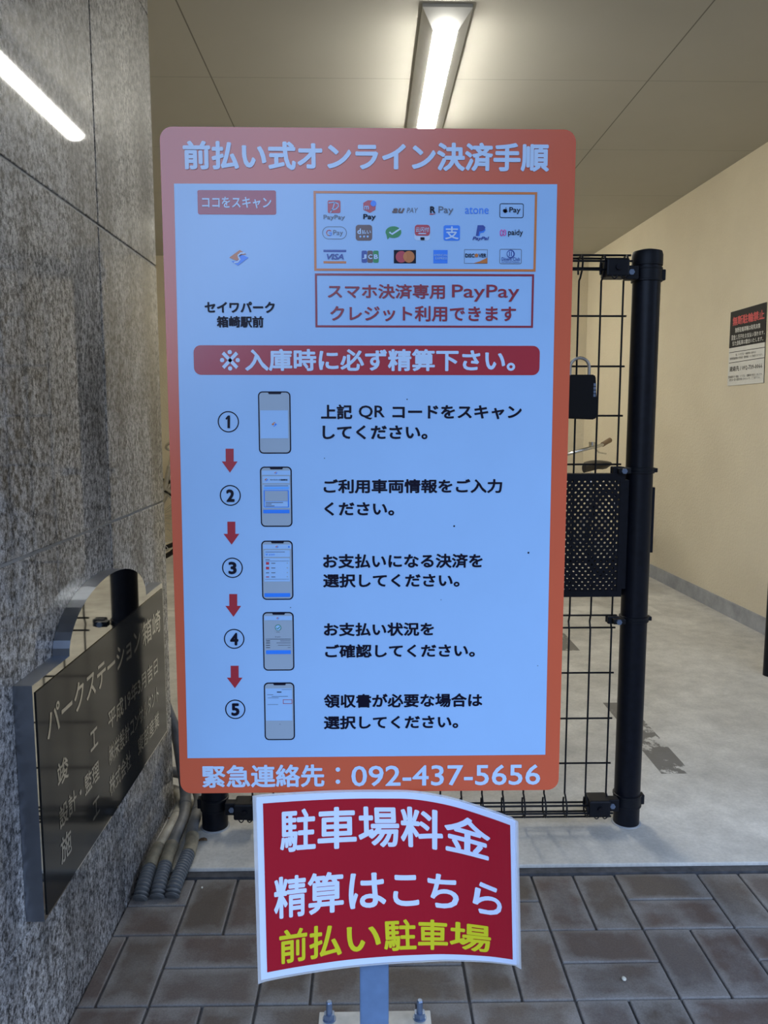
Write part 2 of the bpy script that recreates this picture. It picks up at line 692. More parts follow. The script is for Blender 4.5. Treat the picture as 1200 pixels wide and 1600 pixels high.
def paver(x0, y0, x1, y1):
    x0 = max(x0, WALL_X)
    if x1 - x0 < 0.02:
        return
    z = random.uniform(-0.0015, 0.001)
    n0 = len(mb.bm.faces)
    mb.box((x0 + gap / 2, y0 + gap / 2, -0.05), (x1 - gap / 2, y1 - gap / 2, z), 'paver', 0.003)
    mb.bm.faces.ensure_lookup_table()
    uv = mb.bm.loops.layers.uv.verify()         # distance from the near edges, in metres
    for f in mb.bm.faces[n0:]:
        for lp in f.loops:
            co = lp.vert.co
            lp[uv].uv = ((co.x - (x0 + x1) / 2) / (x1 - x0) * 2, (co.y - (y0 + y1) / 2) / (y1 - y0) * 2)


for j in range(0, 9):
    for i in range(-6, 9):
        xa, yb = X0 + CX * i, Y0 - CY * j
        xb, ya = xa + CX, yb - CY
        if xb < WALL_X:
            continue
        if (i + j) % 2 == 0:
            xm = (xa + xb) / 2
            paver(xa, ya, xm, yb)
            paver(xm, ya, xb, yb)
        else:
            ym = (ya + yb) / 2
            paver(xa, ya, xb, ym)
            paver(xa, ym, xb, yb)
mb.box((WALL_X, -0.2, -0.06), (2.5, Y0 + 0.002, -0.008), 'mortar')
tag(mb.build('pavement', None), 'brown grey basket weave clay paving in front of the slab', kind='structure')

mb = MB()
mb.box((-3.2, 1.985, -0.06), (2.5, 7.7, 0.012), 'concrete', 0.004)
tag(mb.build('floor', None), 'worn pale concrete slab behind the fence', kind='structure')
mb = MB()
mb.box((WALL_X, Y0 + 0.002, -0.06), (2.5, 1.985, 0.003), 'mortar')
tag(mb.build('trim_1', None), 'dark mortar strip between paving and concrete', kind='structure')

mb = MB()
mb.box((-3.3, -0.25, CEIL), (2.6, 7.8, CEIL + 0.1), 'ceiling')  # unseen front part is carried over the camera to hold back high sky light
tag(mb.build('ceiling', None), 'beige board ceiling with thin joints', kind='structure')

# granite pillar on the left, slabs with open joints
mb = MB()
mb.box((WALL_X - 0.45, 0.865, -0.05), (WALL_X - 0.012, WALL_END - 0.01, CEIL), 'joint')
zs = [0.0, 0.298, 0.958, 1.630, 2.30, CEIL]
ys = [0.86, 1.845, WALL_END]
g = 0.0022
for i in range(len(zs) - 1):
    for j in range(len(ys) - 1):
        mb.box((WALL_X - 0.03, ys[j] + (g if j else 0), zs[i] + (g * 1.3 if i else -0.05)),
               (WALL_X, ys[j + 1] - (g if j < 1 else 0), zs[i + 1] - g * 1.3), 'granite', 0.0022)
for z in zs[1:-1]:      # pale sealant in the level joints
    mb.box((WALL_X - 0.02, 0.87, z - 0.004), (WALL_X - 0.003, WALL_END - 0.002, z + 0.0025), 'sealant')
tag(mb.build('wall_left', None), 'polished grey granite pillar with open joints', kind='structure')
# return of the pillar towards the bicycle yard
mb = MB()
mb.box((WALL_X - 0.46, WALL_END - 0.012, 0.0), (WALL_X - 0.031, WALL_END, CEIL), 'granite', 0.001)
tag(mb.build('wall_pillar', None), 'back of the granite pillar', kind='structure')

# right wall, running slightly inwards


def wall_right_x(y):
    return 2.197 - 0.036 * (y - 4.19)


mb = MB()
a, b = 1.6, 7.65
mb.prism([(wall_right_x(a), a, -0.05), (wall_right_x(b), b, -0.05), (wall_right_x(b), b, CEIL + .03), (wall_right_x(a), a, CEIL + .03)], (0.15, 0, 0), 'stucco')
tag(mb.build('wall_right', None), 'beige stucco wall', kind='structure')
mb = MB()
mb.prism([(wall_right_x(a) - .012, a, 0.0), (wall_right_x(b) - .012, b, 0.0), (wall_right_x(b) - .012, b, 0.105), (wall_right_x(a) - .012, a, 0.105)], (0.02, 0, 0), 'skirting')
tag(mb.build('baseboard_right', None), 'grey concrete skirting along the beige wall', kind='structure')
mb = MB()
mb.box((-3.3, 7.6, -0.05), (2.4, 7.75, CEIL + .03), 'stucco')
tag(mb.build('wall_back', None), 'beige wall at the back of the yard', kind='structure')
mb = MB()
mb.box((-3.3, 1.6, -0.05), (-3.15, 7.7, CEIL + .03), 'stucco')
tag(mb.build('wall_side', None), 'beige wall of the yard left of the pillar', kind='structure')
mb = MB()
mb.box((-3.3, 2.2, -0.05), (WALL_X - 0.44, 2.32, CEIL + .03), 'stucco')
tag(mb.build('wall_front', None), 'wall beside the granite pillar', kind='structure')

# ================================================================== CEILING LIGHTS


def ceiling_light(y0, y1, xc, label):
    root = empty('ceiling_light', (xc, (y0 + y1) / 2, CEIL), label, 'ceiling light', 'ceiling lights in a row')
    w, w2, e, h = 0.092, 0.046, 0.085, 0.055
    m = MB()
    T = [(xc - w, y0, CEIL - .012), (xc + w, y0, CEIL - .012), (xc + w, y1, CEIL - .012), (xc - w, y1, CEIL - .012)]
    Bq = [(xc - w2, y0 + e, CEIL - h), (xc + w2, y0 + e, CEIL - h), (xc + w2, y1 - e, CEIL - h), (xc - w2, y1 - e, CEIL - h)]
    U = [(x, y, CEIL) for x, y, z in T]
    V = [[m.bm.verts.new(p) for p in L] for L in (U, T, Bq)]
    for A, B in zip(V, V[1:]):
        for k in range(4):
            m.face([A[k], A[(k + 1) % 4], B[(k + 1) % 4], B[k]], 0)
    m.face(V[2][::-1], 0)
    m.face(V[0], 0)
    m.build('body', 'lamp_body', root)
    d = MB()
    ring = []
    n = 10
    for y in (y0 + e, y1 - e):
        ring.append([d.bm.verts.new((xc + w2 * 0.93 * math.cos(math.pi + math.pi * k / n), y, CEIL - h + 0.030 * math.sin(math.pi + math.pi * k / n))) for k in range(n + 1)])
    for k in range(n):
        d.face([ring[0][k], ring[0][k + 1], ring[1][k + 1], ring[1][k]], 0, True)
    d.face(ring[0], 0)
    d.face(ring[1][::-1], 0)
    d.build('diffuser', 'diffuser', root)
    return root


ceiling_light(3.07, 4.37, 0.294, 'long lit white ceiling lamp in view above the large orange sign')
ceiling_light(6.15, 7.45, 0.294, 'lit white ceiling lamp farther back, behind the large orange sign')

# ================================================================== LARGE SIGN ON ITS STAND
SY = 1.325
POST_X = 0.009
sign = empty('sign_stand', (POST_X, 1.36, 0), 'large orange bordered payment instruction sign on a grey post bolted to the paving', 'sign')
S = Flat((0, SY, 0), (1, 0, 0), (0, 0, 1))


def sp(x, y):
    a, b = S.px(x, y)
    return a, b


l, b, r, t = Print(S).box4(249, 200, 899, 1237)
r = (S.px(899, 203)[0] + S.px(874, 1232)[0]) / 2
l = (S.px(248, 203)[0] + S.px(283, 1232)[0]) / 2
mb = MB()
out = Print(S)._rr(l, b, r, t, 0.020)
mb.prism([(p[0], SY, p[1]) for p in out], (0, 0.004, 0), 'orange', 'board_edge')
panel = mb.build('sign_panel', None, sign)
panel['label'] = 'orange board with rounded corners'

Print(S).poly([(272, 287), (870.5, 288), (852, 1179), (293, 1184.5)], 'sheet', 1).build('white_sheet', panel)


def line(name, body, x0, y0, x1, y1, mat, layer=3, bold=0.02, res=3, shear=0.0):
    return Print(S).text(body, x0, y0, x1, y1, mat, layer, bold, res, shear).build(name, panel)


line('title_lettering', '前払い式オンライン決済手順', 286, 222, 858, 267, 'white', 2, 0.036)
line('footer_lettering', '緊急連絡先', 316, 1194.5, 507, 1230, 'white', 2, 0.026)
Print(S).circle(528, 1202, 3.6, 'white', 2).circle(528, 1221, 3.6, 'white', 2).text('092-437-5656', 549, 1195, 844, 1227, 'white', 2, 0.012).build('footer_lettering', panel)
Print(S).rect(309, 297.5, 431.5, 335.5, 'crimson', 2, 3).build('scan_here_box', panel)
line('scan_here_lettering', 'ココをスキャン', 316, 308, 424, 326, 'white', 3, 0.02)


def s_logo(P, cx, cy, k, layer=3):
    """the small slanted two-colour emblem: an orange and a blue half with a white S stroke between"""
    q = lambda pts: [(cx + x * k, cy + y * k) for x, y in pts]
    P.poly(q([(-1.0, -0.02), (0.1, -0.82), (0.78, -0.36), (0.30, -0.30), (-0.10, -0.02), (0.05, 0.26), (-0.25, 0.30)]), 'logo_orange', layer)
    P.poly(q([(1.0, -0.02), (-0.1, 0.82), (-0.78, 0.36), (-0.30, 0.34), (0.14, 0.08), (-0.02, -0.20), (0.25, -0.34)]), 'blue', layer)
    P.stroke(q([(0.62, -0.50), (0.20, -0.46), (-0.08, -0.22), (0.0, 0.0), (0.10, 0.18), (-0.12, 0.44), (-0.5, 0.50)]), 0.16 * k, 'white', layer + 1)


P = Print(S)
s_logo(P, 373.5, 403, 15)
P.build('emblem', panel)
line('place_name_lettering', 'セイワパーク', 320, 471.5, 429.5, 489, 'navy', 3, 0.034)
line('place_name_lettering', '箱崎駅前', 339, 494, 412, 512, 'navy', 3, 0.034)

Print(S).frame(490.5, 299.5, 838, 424, 3.6, 'tan', 2).build('logo_frame', panel)
Print(S).frame(492.5, 428, 833.5, 512, 3.2, 'crimson_dark', 2).build('notice_frame', panel)
Print(S).text('スマホ決済専用', 512, 444, 695, 467, 'crimson_dark', 3, 0.022).text('PayPay', 706, 445, 811, 471.5, 'crimson_dark', 3, 0.006).build('notice_lettering', panel)
line('notice_lettering', 'クレジット利用できます', 516, 478, 806, 502.5, 'crimson_dark', 3, 0.022)
Print(S).rect(303, 540, 843, 586, 'crimson', 2, 11).build('banner', panel)
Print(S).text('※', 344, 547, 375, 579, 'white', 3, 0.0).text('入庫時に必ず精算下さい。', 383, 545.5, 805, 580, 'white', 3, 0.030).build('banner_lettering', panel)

# ---- payment logos; positions in the enlarged detail are turned back into sign positions
LG = lambda x, y: (470 + x / 3.158, 280 + y / 3.158)


class Logo(Print):
    def pt(s, p):
        return s.surf.px(*LG(*p))


def logo(fn):
    P = Logo(S)
    fn(P)
    P.build('payment_logo', panel)


def _(P):
    P.rect(133, 105, 196, 168, 'logo_red', 2, 8)
    P.stroke([(137, 118), (165, 115), (184, 122), (186, 135), (174, 148), (150, 154)], 5, 'sheet', 3)
    P.stroke([(168, 112), (160, 140), (146, 167)], 5, 'sheet', 3)
    P.text('PayPay', 112, 177, 217, 205, 'grey_line', 3, 0.01)


logo(_)


def _(P):
    P.poly([(308, 118), (330, 105), (358, 106), (370, 122), (368, 152), (340, 167), (309, 152)], 'logo_red', 2)
    P.circle(358, 121, 14, 'blue', 3)
    P.text('m', 313, 133, 336, 152, 'sheet', 4, 0.02)
    P.text('Pay', 308, 173, 370, 206, 'navy', 3, 0.025)


logo(_)


def _(P):
    P.text('au', 450, 144, 512, 168, 'brown', 3, 0.03, shear=0.35)
    P.text('PAY', 522, 142, 578, 167, 'grey_line', 3, 0.0, shear=0.2)


logo(_)


def _(P):
    P.text('R', 637, 135, 664, 168, 'navy', 3, 0.04)
    P.poly([(635, 171), (668, 171), (650, 176), (635, 176)], 'logo_red', 3)
    P.text('Pay', 679, 135, 752, 178, 'grey_line', 3, 0.005)


logo(_)
logo(lambda P: P.text('atone', 810, 139, 926, 172, 'blue', 3, 0.0))


def _(P):
    P.frame(980, 120, 1099, 192, 3.2, 'navy', 2, 10)
    P.circle(1004, 156, 7.5, 'navy', 3).circle(1012, 156, 7.5, 'navy', 3).poly([(998, 158), (1018, 158), (1013, 167), (1003, 167)], 'navy', 3)
    P.circle(1020, 154, 4.0, 'sheet', 4).poly([(1008, 147), (1010, 142), (1014, 140), (1013, 145)], 'navy', 3)
    P.text('Pay', 1028, 139, 1083, 173, 'navy', 3, 0.012)


logo(_)


def _(P):
    P.frame(106, 234, 227, 297, 2.6, 'grey_line', 2, 31)
    P.stroke([(150, 257), (142, 252), (131, 255), (126, 266)], 4, 'logo_red', 3)
    P.stroke([(126, 266), (131, 276), (142, 279)], 4, 'logo_orange', 3)
    P.stroke([(142, 279), (151, 275), (152, 266), (140, 266)], 4, 'blue', 3)
    P.text('Pay', 160, 252, 208, 284, 'grey_line', 3, 0.0)


logo(_)


def _(P):
    P.rect(271, 226, 352, 304, 'brown', 2, 14)
    P.text('d', 279, 244, 297, 272, 'white', 3, 0.04)
    P.text('払い', 300, 251, 346, 272, 'white', 3, 0.02)
    for x in (294, 312, 330):
        P.circle(x, 284, 5, 'sheet', 3)


logo(_)


def _(P):
    P.poly([(457 + 39 * math.cos(math.radians(a)), 262 - 29 * math.sin(math.radians(a))) for a in range(0, 216, 8)] + [(428, 299)] +
           [(457 + 39 * math.cos(math.radians(a)), 262 - 29 * math.sin(math.radians(a))) for a in range(240, 360, 8)], 'green', 2)
    P.stroke([(437, 262), (450, 272), (492, 245)], 8, 'white', 3)


logo(_)


def _(P):
    P.rect(560, 225, 638, 303, 'white', 2, 16)
    P.rect(562, 226, 637, 280, 'logo_red', 3, 14)
    P.text('云闪付', 567, 238, 632, 262, 'white', 4, 0.01)
    P.rect(580, 267, 618, 272, 'white', 4)
    P.rect(590, 288, 610, 301, 'navy', 4, 2)


logo(_)


def _(P):
    P.rect(704, 228, 785, 304, 'blue', 2, 10)
    P.text('支', 712, 234, 778, 298, 'white', 3, 0.02)


logo(_)


def _(P):
    P.poly([(872, 228), (900, 228), (910, 238), (905, 252), (890, 258), (880, 258), (876, 280), (863, 280)], 'deep_blue', 3)
    P.poly([(885, 240), (908, 240), (911, 252), (902, 264), (886, 266), (882, 282), (872, 282)], 'blue', 2)
    P.text('PayPal', 846, 284, 928, 306, 'deep_blue', 3, 0.03, shear=0.25)


logo(_)


def _(P):
    P.stroke([(984, 278), (984, 258), (990, 250), (997, 258), (997, 275), (990, 280), (984, 276)], 5, 'pink', 3)
    P.stroke([(998, 262), (1004, 250), (1011, 256), (1008, 265), (1011, 272), (1004, 279), (998, 272)], 5, 'pink', 3)
    P.text('paidy', 1022, 249, 1095, 285, 'navy', 3, 0.01)


logo(_)


def _(P):
    P.rect(112, 349, 224, 360, 'deep_blue', 2)
    P.rect(112, 405, 224, 416, 'tan', 2)
    P.text('VISA', 128, 369, 212, 397, 'deep_blue', 3, 0.03, shear=0.25)


logo(_)


def _(P):
    for x, m_, c_ in ((300, 'deep_blue', 'J'), (328.5, 'brown', 'C'), (357, 'green', 'B')):
        P.rect(x, 353, x + 27, 413, m_, 2, 7)
        P.text(c_, x + 4, 372, x + 24, 395, 'white', 3, 0.04)


logo(_)


def _(P):
    P.rect(459, 350, 568, 416, 'navy', 2)
    P.circle(496, 384, 28, 'logo_red', 3).circle(533, 384, 28, 'logo_orange', 4)
    P.poly([(514, 363), (521, 371), (524, 384), (521, 397), (514, 405), (508, 397), (505, 384), (508, 371)], 'tan', 5)


logo(_)


def _(P):
    P.rect(654, 350, 724, 416, 'blue', 2)
    P.text('AMERICAN', 656, 370, 722, 381, 'sheet', 3, 0.01)
    P.text('EXPRESS', 664, 385, 722, 397, 'sheet', 3, 0.01)


logo(_)


def _(P):
    P.frame(806, 347, 921, 417, 2, 'grey_line', 2)
    P.text('DISC', 811, 368, 856, 387, 'navy', 3, 0.03)
    P.text('VER', 876, 368, 915, 387, 'navy', 3, 0.03)
    P.circle(866, 377, 9, 'logo_orange', 3)
    P.poly([(850, 416), (885, 405), (920, 388), (920, 416)], 'logo_orange', 3)


logo(_)


def _(P):
    P.frame(980, 345, 1089, 419, 2.6, 'grey_line', 2, 8)
    P.circle(1035, 370, 20, 'deep_blue', 3).circle(1033, 370, 15, 'sheet', 4)
    P.rect(1026, 358, 1030, 382, 'deep_blue', 5).rect(1036, 358, 1040, 382, 'deep_blue', 5)
    P.text('Diners Club', 990, 386, 1080, 403, 'deep_blue', 3, 0.01)
    P.text('INTERNATIONAL', 990, 406, 1080, 414, 'deep_blue', 3, 0.0)


logo(_)

# ---- the five steps
for n, (cx, cy, rad) in enumerate(((357, 659, 16.6), (360, 774, 16.4), (363.3, 887, 16.2), (366, 998, 16.0), (367.7, 1108, 15.8))):
    P = Print(S)
    P.circle(cx, cy, rad, 'navy', 2, rad - 1.7, 40)
    if n == 0:
        P.poly([(cx - 4.6, cy - 5.2), (cx - 0.6, cy - 9.8), (cx + 2.6, cy - 9.8), (cx + 2.6, cy + 10), (cx - 1.4, cy + 10), (cx - 1.4, cy - 4.6), (cx - 3.2, cy - 2.9)], 'navy', 3)
        P.build('step_number', panel)
        continue
    P.text(str(n + 1), cx - (4.2 if n == 0 else 6.2), cy - 9.6, cx + (2.8 if n == 0 else 6.6), cy + 10, 'navy', 3, 0.04)
    P.build('step_number', panel)
for x0, y0, y1, y2 in ((358.9, 701, 721, 738.5), (361.6, 815, 834, 851), (364.5, 928, 946.5, 963.5), (366.7, 1040, 1058.5, 1075)):
    Print(S).poly([(x0 - 6.2, y0), (x0 + 6.2, y0), (x0 + 6.3, y1), (x0 + 12.4, y1), (x0 + 0.5, y2), (x0 - 12.2, y1), (x0 - 6, y1)], 'crimson', 2).build('down_arrow', panel)

for body, x0, y0, x1, y1 in (
        ('上記', 501.5, 632, 550.5, 655), ('コードをスキャン', 613, 633, 815, 655), ('してください。', 504, 664.5, 668, 686.5),
        ('ご利用車両情報をご入力', 505.6, 748.5, 784.5, 770.5), ('ください。', 507, 784.5, 616, 805.5),
        ('お支払いになる決済を', 504.8, 865, 754, 887.5), ('選択してください。', 504.8, 896, 718, 917.5),
        ('お支払い状況を', 506, 972.5, 678, 993.5), ('ご確認してください。', 508, 1006, 742, 1027),
        ('領収書が必要な場合は', 506, 1083.5, 753.5, 1105), ('選択してください。', 506, 1117.5, 716, 1138.5)):
    P = Print(S).text(body, x0, y0, x1, y1, 'navy', 2, 0.031)
    if body == '上記':
        P.text('QR', 560.5, 633.5, 601, 655.5, 'navy', 2, 0.014)
    P.build('step_lettering', panel)


def phone(x0, y0, x1, y1, fn):
    P = Print(S)
    P.rect(x0, y0, x1, y1, 'navy', 2, 7)
    P.rect(x0 + 1.9, y0 + 1.9, x1 - 1.9, y1 - 1.9, 'grey_screen', 3, 5.4)
    w, h = x1 - x0, y1 - y0
    q = lambda u, v: (x0 + u * w, y0 + v * h)
    P.poly([q(0.29, 0.012), q(0.72, 0.012), q(0.69, 0.045), q(0.32, 0.045)], 'navy', 4)

    def R(u0, v0, u1, v1, m_, layer=4, rad=0):
        P.rect(x0 + u0 * w, y0 + v0 * h, x0 + u1 * w, y0 + v1 * h, m_, layer, rad)
    fn(P, R, q)
    P.build('phone_picture', panel)


def head(P, R, q):
    R(0.05, 0.065, 0.95, 0.14, 'sheet', 4)
    s_logo(P, *q(0.49, 0.104), 2.6, 5)


def _(P, R, q):
    R(0.06, 0.305, 0.92, 0.755, 'sheet', 4)
    s_logo(P, *q(0.49, 0.53), 4.5, 5)


phone(404, 611.5, 454.5, 708.8, _)


def _(P, R, q):
    head(P, R, q)
    R(0.07, 0.16, 0.92, 0.275, 'sheet', 4, 1)
    s_logo(P, *q(0.19, 0.218), 3, 5)
    P.text('セイワパーク箱崎駅前', *q(0.31, 0.205), *q(0.86, 0.232), 'navy', 5, 0.02, 1)
    R(0.08, 0.30, 0.94, 0.69, 'sheet', 4, 1.5)
    R(0.13, 0.312, 0.88, 0.322, 'grey_line', 5)
    R(0.11, 0.335, 0.90, 0.375, 'sky_blue', 5)
    R(0.11, 0.39, 0.90, 0.675, 'blue', 5, 1)
    R(0.14, 0.40, 0.87, 0.57, 'grey_screen', 6)
    R(0.14, 0.575, 0.87, 0.665, 'sheet', 6)
    for v, e in ((0.588, 0.72), (0.615, 0.36), (0.645, 0.45)):
        R(0.17, v, e, v + 0.012, 'grey_line', 7)
    R(0.09, 0.715, 0.92, 0.775, 'blue', 4, 1)


phone(407, 729, 456.5, 823, _)


def _(P, R, q):
    head(P, R, q)
    P.circle(*q(0.87, 0.104), 1.3, 'blue', 5)
    R(0.08, 0.16, 0.90, 0.275, 'sheet', 4, 1)
    R(0.12, 0.185, 0.74, 0.193, 'grey_line', 5)
    P.text('￥600', *q(0.12, 0.215), *q(0.42, 0.25), 'blue', 5, 0.0, 1)
    R(0.08, 0.295, 0.90, 0.69, 'sheet', 4, 1)
    R(0.12, 0.315, 0.26, 0.325, 'grey_line', 5)
    R(0.11, 0.34, 0.87, 0.345, 'grey_line', 5)
    for v in (0.38, 0.46, 0.54, 0.61):
        R(0.14, v - (0.02 if v < 0.5 else 0.006), 0.24, v + (0.024 if v < 0.5 else 0.008), 'logo_red' if v != 0.54 else 'grey_line', 5)
        R(0.31, v - 0.006, 0.44, v + 0.006, 'grey_line', 5)
        R(0.80, v - 0.012, 0.84, v + 0.006, 'grey_screen', 5)
    R(0.11, 0.647, 0.87, 0.652, 'grey_line', 5)
    R(0.09, 0.885, 0.91, 0.95, 'blue', 4, 1)


phone(409, 844.5, 458, 937, _)


def _(P, R, q):
    R(0.05, 0.065, 0.94, 0.14, 'sheet', 4)
    s_logo(P, *q(0.48, 0.104), 2.4, 5)
    P.circle(*q(0.49, 0.265), 4.9, 'green', 4).circle(*q(0.49, 0.265), 4.1, 'sheet', 5)
    P.stroke([q(0.43, 0.265), q(0.475, 0.285), q(0.55, 0.248)], 1.1, 'green', 6)
    R(0.42, 0.338, 0.54, 0.344, 'grey_line', 4)
    P.text('￥600', *q(0.39, 0.41), *q(0.57, 0.432), 'grey_line', 5, 0.0, 1)
    R(0.09, 0.458, 0.90, 0.464, 'navy', 4)
    for v, e in ((0.485, 0.56), (0.52, 0.44), (0.56, 0.48), (0.60, 0.8)):
        R(0.10, v, 0.23, v + 0.010, 'navy', 4)
        R(e, v, 0.89, v + 0.008, 'grey_line', 4)
    R(0.10, 0.65, 0.90, 0.715, 'blue', 4, 1)


phone(411, 956, 459.5, 1047.5, _)


def _(P, R, q):
    R(0.05, 0.10, 0.92, 0.66, 'sheet', 4)
    R(0.58, 0.115, 0.90, 0.12, 'grey_line', 5)
    R(0.42, 0.155, 0.57, 0.17, 'navy', 5)
    R(0.10, 0.205, 0.30, 0.212, 'grey_line', 5)
    R(0.25, 0.235, 0.78, 0.241, 'navy', 5)
    R(0.12, 0.26, 0.48, 0.266, 'grey_line', 5)
    R(0.11, 0.375, 0.46, 0.381, 'grey_line', 5)
    P.frame(*q(0.62, 0.29), *q(0.92, 0.365), 0.7, 'crimson', 5)
    R(0.50, 0.72, 0.54, 0.725, 'navy', 4)


phone(413, 1066, 460.5, 1156, _)
# specks of dirt on the sheet
for x, y, rr in ((709.5, 822, 1.5), (825.5, 863.5, 1.6), (636, 624, 1.0), (507, 716, 0.8), (689, 937, 0.7), (454, 949, 0.8), (840, 1040, 0.7)):
    Print(S).circle(x, y, rr, 'navy', 2, 0, 7).build('dirt_speck', panel)

# post, base plate, anchor bolts
PW = 0.0265
PY = SY + 0.0045 + 0.0275
mb = MB()
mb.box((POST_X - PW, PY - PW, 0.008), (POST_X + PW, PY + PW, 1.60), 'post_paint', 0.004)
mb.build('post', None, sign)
mb = MB()
mb.box((-0.101, PY - 0.112, -0.004), (0.123, PY + 0.112, 0.010), 'steel_plate', 0.0015)
mb.build('base_plate', None, sign)
for bx in (-0.080, 0.1005):
    for by in (PY - 0.092, PY + 0.092):
        mb = MB()
        mb.cyl((bx, by, 0.009), (bx, by, 0.046), 0.0062, 12, 'bolt')
        mb.cyl((bx, by, 0.046), (bx, by, 0.0485), 0.0062, 12, 'bolt', 0.0045)
        o = mb.build('anchor_bolt', None, sign)
        mb = MB()
        mb.cyl((bx, by, 0.012), (bx, by, 0.023), 0.0115, 6, 'bolt')
        mb.cyl((bx, by, 0.010), (bx, by, 0.0125), 0.0135, 18, 'bolt')
        mb.build('nut', None, o)
# two clamps hold the board to the post
for z in (0.72, 1.45):
    mb = MB()
    mb.box((POST_X - 0.05, SY + 0.0042, z - 0.015), (POST_X + 0.05, SY + 0.0062, z + 0.015), 'bolt')
    mb.build('sign_bracket', None, sign)

# ================================================================== SMALL CURVED BOARD BELOW
BY = SY - 0.006
z_top = on_plane(590, 1238, 1, BY).z
z_bot = on_plane(608, 1503.5, 1, BY).z
top_px = [(399.5, 1246), (450, 1242.5), (495, 1240), (545, 1238.3), (595, 1238), (648, 1239.5), (706, 1250), (763, 1268), (806.5, 1284)]
bot_px = [(408, 1531.5), (452, 1523), (495, 1516), (548, 1508.8), (608, 1503.5), (655, 1501), (700, 1499.5), (763, 1502), (811.5, 1508)]
TOP = [on_plane(x, y, 2, z_top) for x, y in top_px]
BOT = [on_plane(x, y, 2, z_bot) for x, y in bot_px]


def spline(P_, u):
    n = len(P_) - 1
    f = min(max(u, 0.0), 1.0) * n
    i = min(int(f), n - 1)
    t_ = f - i
    p1, p2 = P_[i], P_[i + 1]
    p0 = P_[i - 1] if i > 0 else p1 * 2 - p2
    p3 = P_[i + 2] if i + 2 <= n else p2 * 2 - p1
    return 0.5 * ((2 * p1) + (p2 - p0) * t_ + (2 * p0 - 5 * p1 + 4 * p2 - p3) * t_ ** 2 + (3 * p1 - p0 - 3 * p2 + p3) * t_ ** 3)


class Curved:
    """the bent board: u along the width, v from bottom to top"""

    def pos(s, u, v):
        p = spline(TOP, u) * v + spline(BOT, u) * (1 - v)
        if u < 0:
            p += (spline(TOP, .01) - spline(TOP, 0)) * 100 * u
        if u > 1:
            p += (spline(TOP, 1) - spline(TOP, .99)) * 100 * (u - 1)
        if v < 0 or v > 1:
            pass
        return p

    def map(s, u, v, n):
        du = (s.pos(min(u + .01, 1), v) - s.pos(max(u - .01, 0), v)).normalized()
        dv = (s.pos(u, 1) - s.pos(u, 0)).normalized()
        return s.pos(u, v) + du.cross(dv).normalized() * n


CV = Curved()
board = empty('curved_notice_board', (POST_X, BY, 0.25), 'small bent red and white parking fee board under the large sign', 'sign')


def curved_sheet(u0, v0, u1, v1, n0, n1, mat, nu=32, nv=4):
    m = MB()
    g = [[[m.bm.verts.new(CV.map(u0 + (u1 - u0) * i / nu, v0 + (v1 - v0) * j / nv, n)) for j in range(nv + 1)] for i in range(nu + 1)] for n in (n1, n0)]
    for k in (0, 1):
        for i in range(nu):
            for j in range(nv):
                q = [g[k][i][j], g[k][i + 1][j], g[k][i + 1][j + 1], g[k][i][j + 1]]
                m.face(q if k == 0 else q[::-1], 0, True)
    for i in range(nu):
        for j in (0, nv):
            q = [g[0][i][j], g[1][i][j], g[1][i + 1][j], g[0][i + 1][j]]
            m.face(q if j == 0 else q[::-1], 0)
    for j in range(nv):
        for i in (0, nu):
            q = [g[0][i][j], g[0][i][j + 1], g[1][i][j + 1], g[1][i][j]]
            m.face(q if i == 0 else q[::-1], 0)
    return m


curved_sheet(0, 0, 1, 1, -0.0016, 0.0, 'board_white', 60, 12).build('panel', 'board_white', board)
o = curved_sheet(-0.012, -0.016, 1.012, 1.012, -0.0024, -0.0018, 'laminate').build('laminate_edge', 'laminate', board)
o['label'] = 'clear laminated margin'
P = Print(CV, False)
P._poly([(0.027, 0.037), (0.973, 0.037), (0.973, 0.965), (0.027, 0.965)], 'red', 1)
P.build('red_field', board, 60)
for body, fit, m_ in (('駐車場料金', (0.091, 0.685, 0.884, 0.925), 'board_white'), ('精算はこちら', (0.062, 0.322, 0.930, 0.557), 'board_white'),
                      ('前払い駐車場', (0.082, 0.067, 0.885, 0.258), 'yellow')):
    P = Print(CV, False)
    P.text(body, 0, 0, 0, 0, m_, 2.4, 0.022, 4, fit=fit)
    P.build('lettering', board, 60)
# a strap and screw fix the board to the post
mb = MB()
mb.box((POST_X - 0.012, BY + 0.0015, 0.36), (POST_X + 0.012, SY + 0.0054, 0.40), 'bolt')
mb.build('fixing', None, board)

# ================================================================== NAMEPLATE ON THE GRANITE
NX = -0.570
plate = empty('building_nameplate', (NX, 1.74, 0.53), 'round topped steel and black building nameplate on the left granite pillar', 'nameplate')
y0, y1, zb, zt = 1.306, 2.160, 0.322, 0.750
pts = [(y0, zb), (y1, zb), (y1, zt)]
for k in range(25):
    a = math.pi * k / 24
    pts.append((1.738 + 0.262 * math.cos(a), zt + 0.108 * math.sin(a)))
pts.append((y0, zt))
mb = MB()
mb.prism([(NX, p[0], p[1]) for p in pts], (WALL_X - NX + 0.0005, 0, 0), 'mirror', 'mirror_side')
mb.build('steel_backing', None, plate)
NP = Flat((NX + 0.002, 0, 0), (0, 1, 0), (0, 0, 1))
mb = MB()
q = [(1.316, 0.328), (2.150, 0.328), (2.150, 0.735), (1.316, 0.735)]
mb.prism([(NX + 0.002, p[0], p[1]) for p in q], (-0.0015, 0, 0), 'etched')
black = mb.build('black_plate', None, plate)


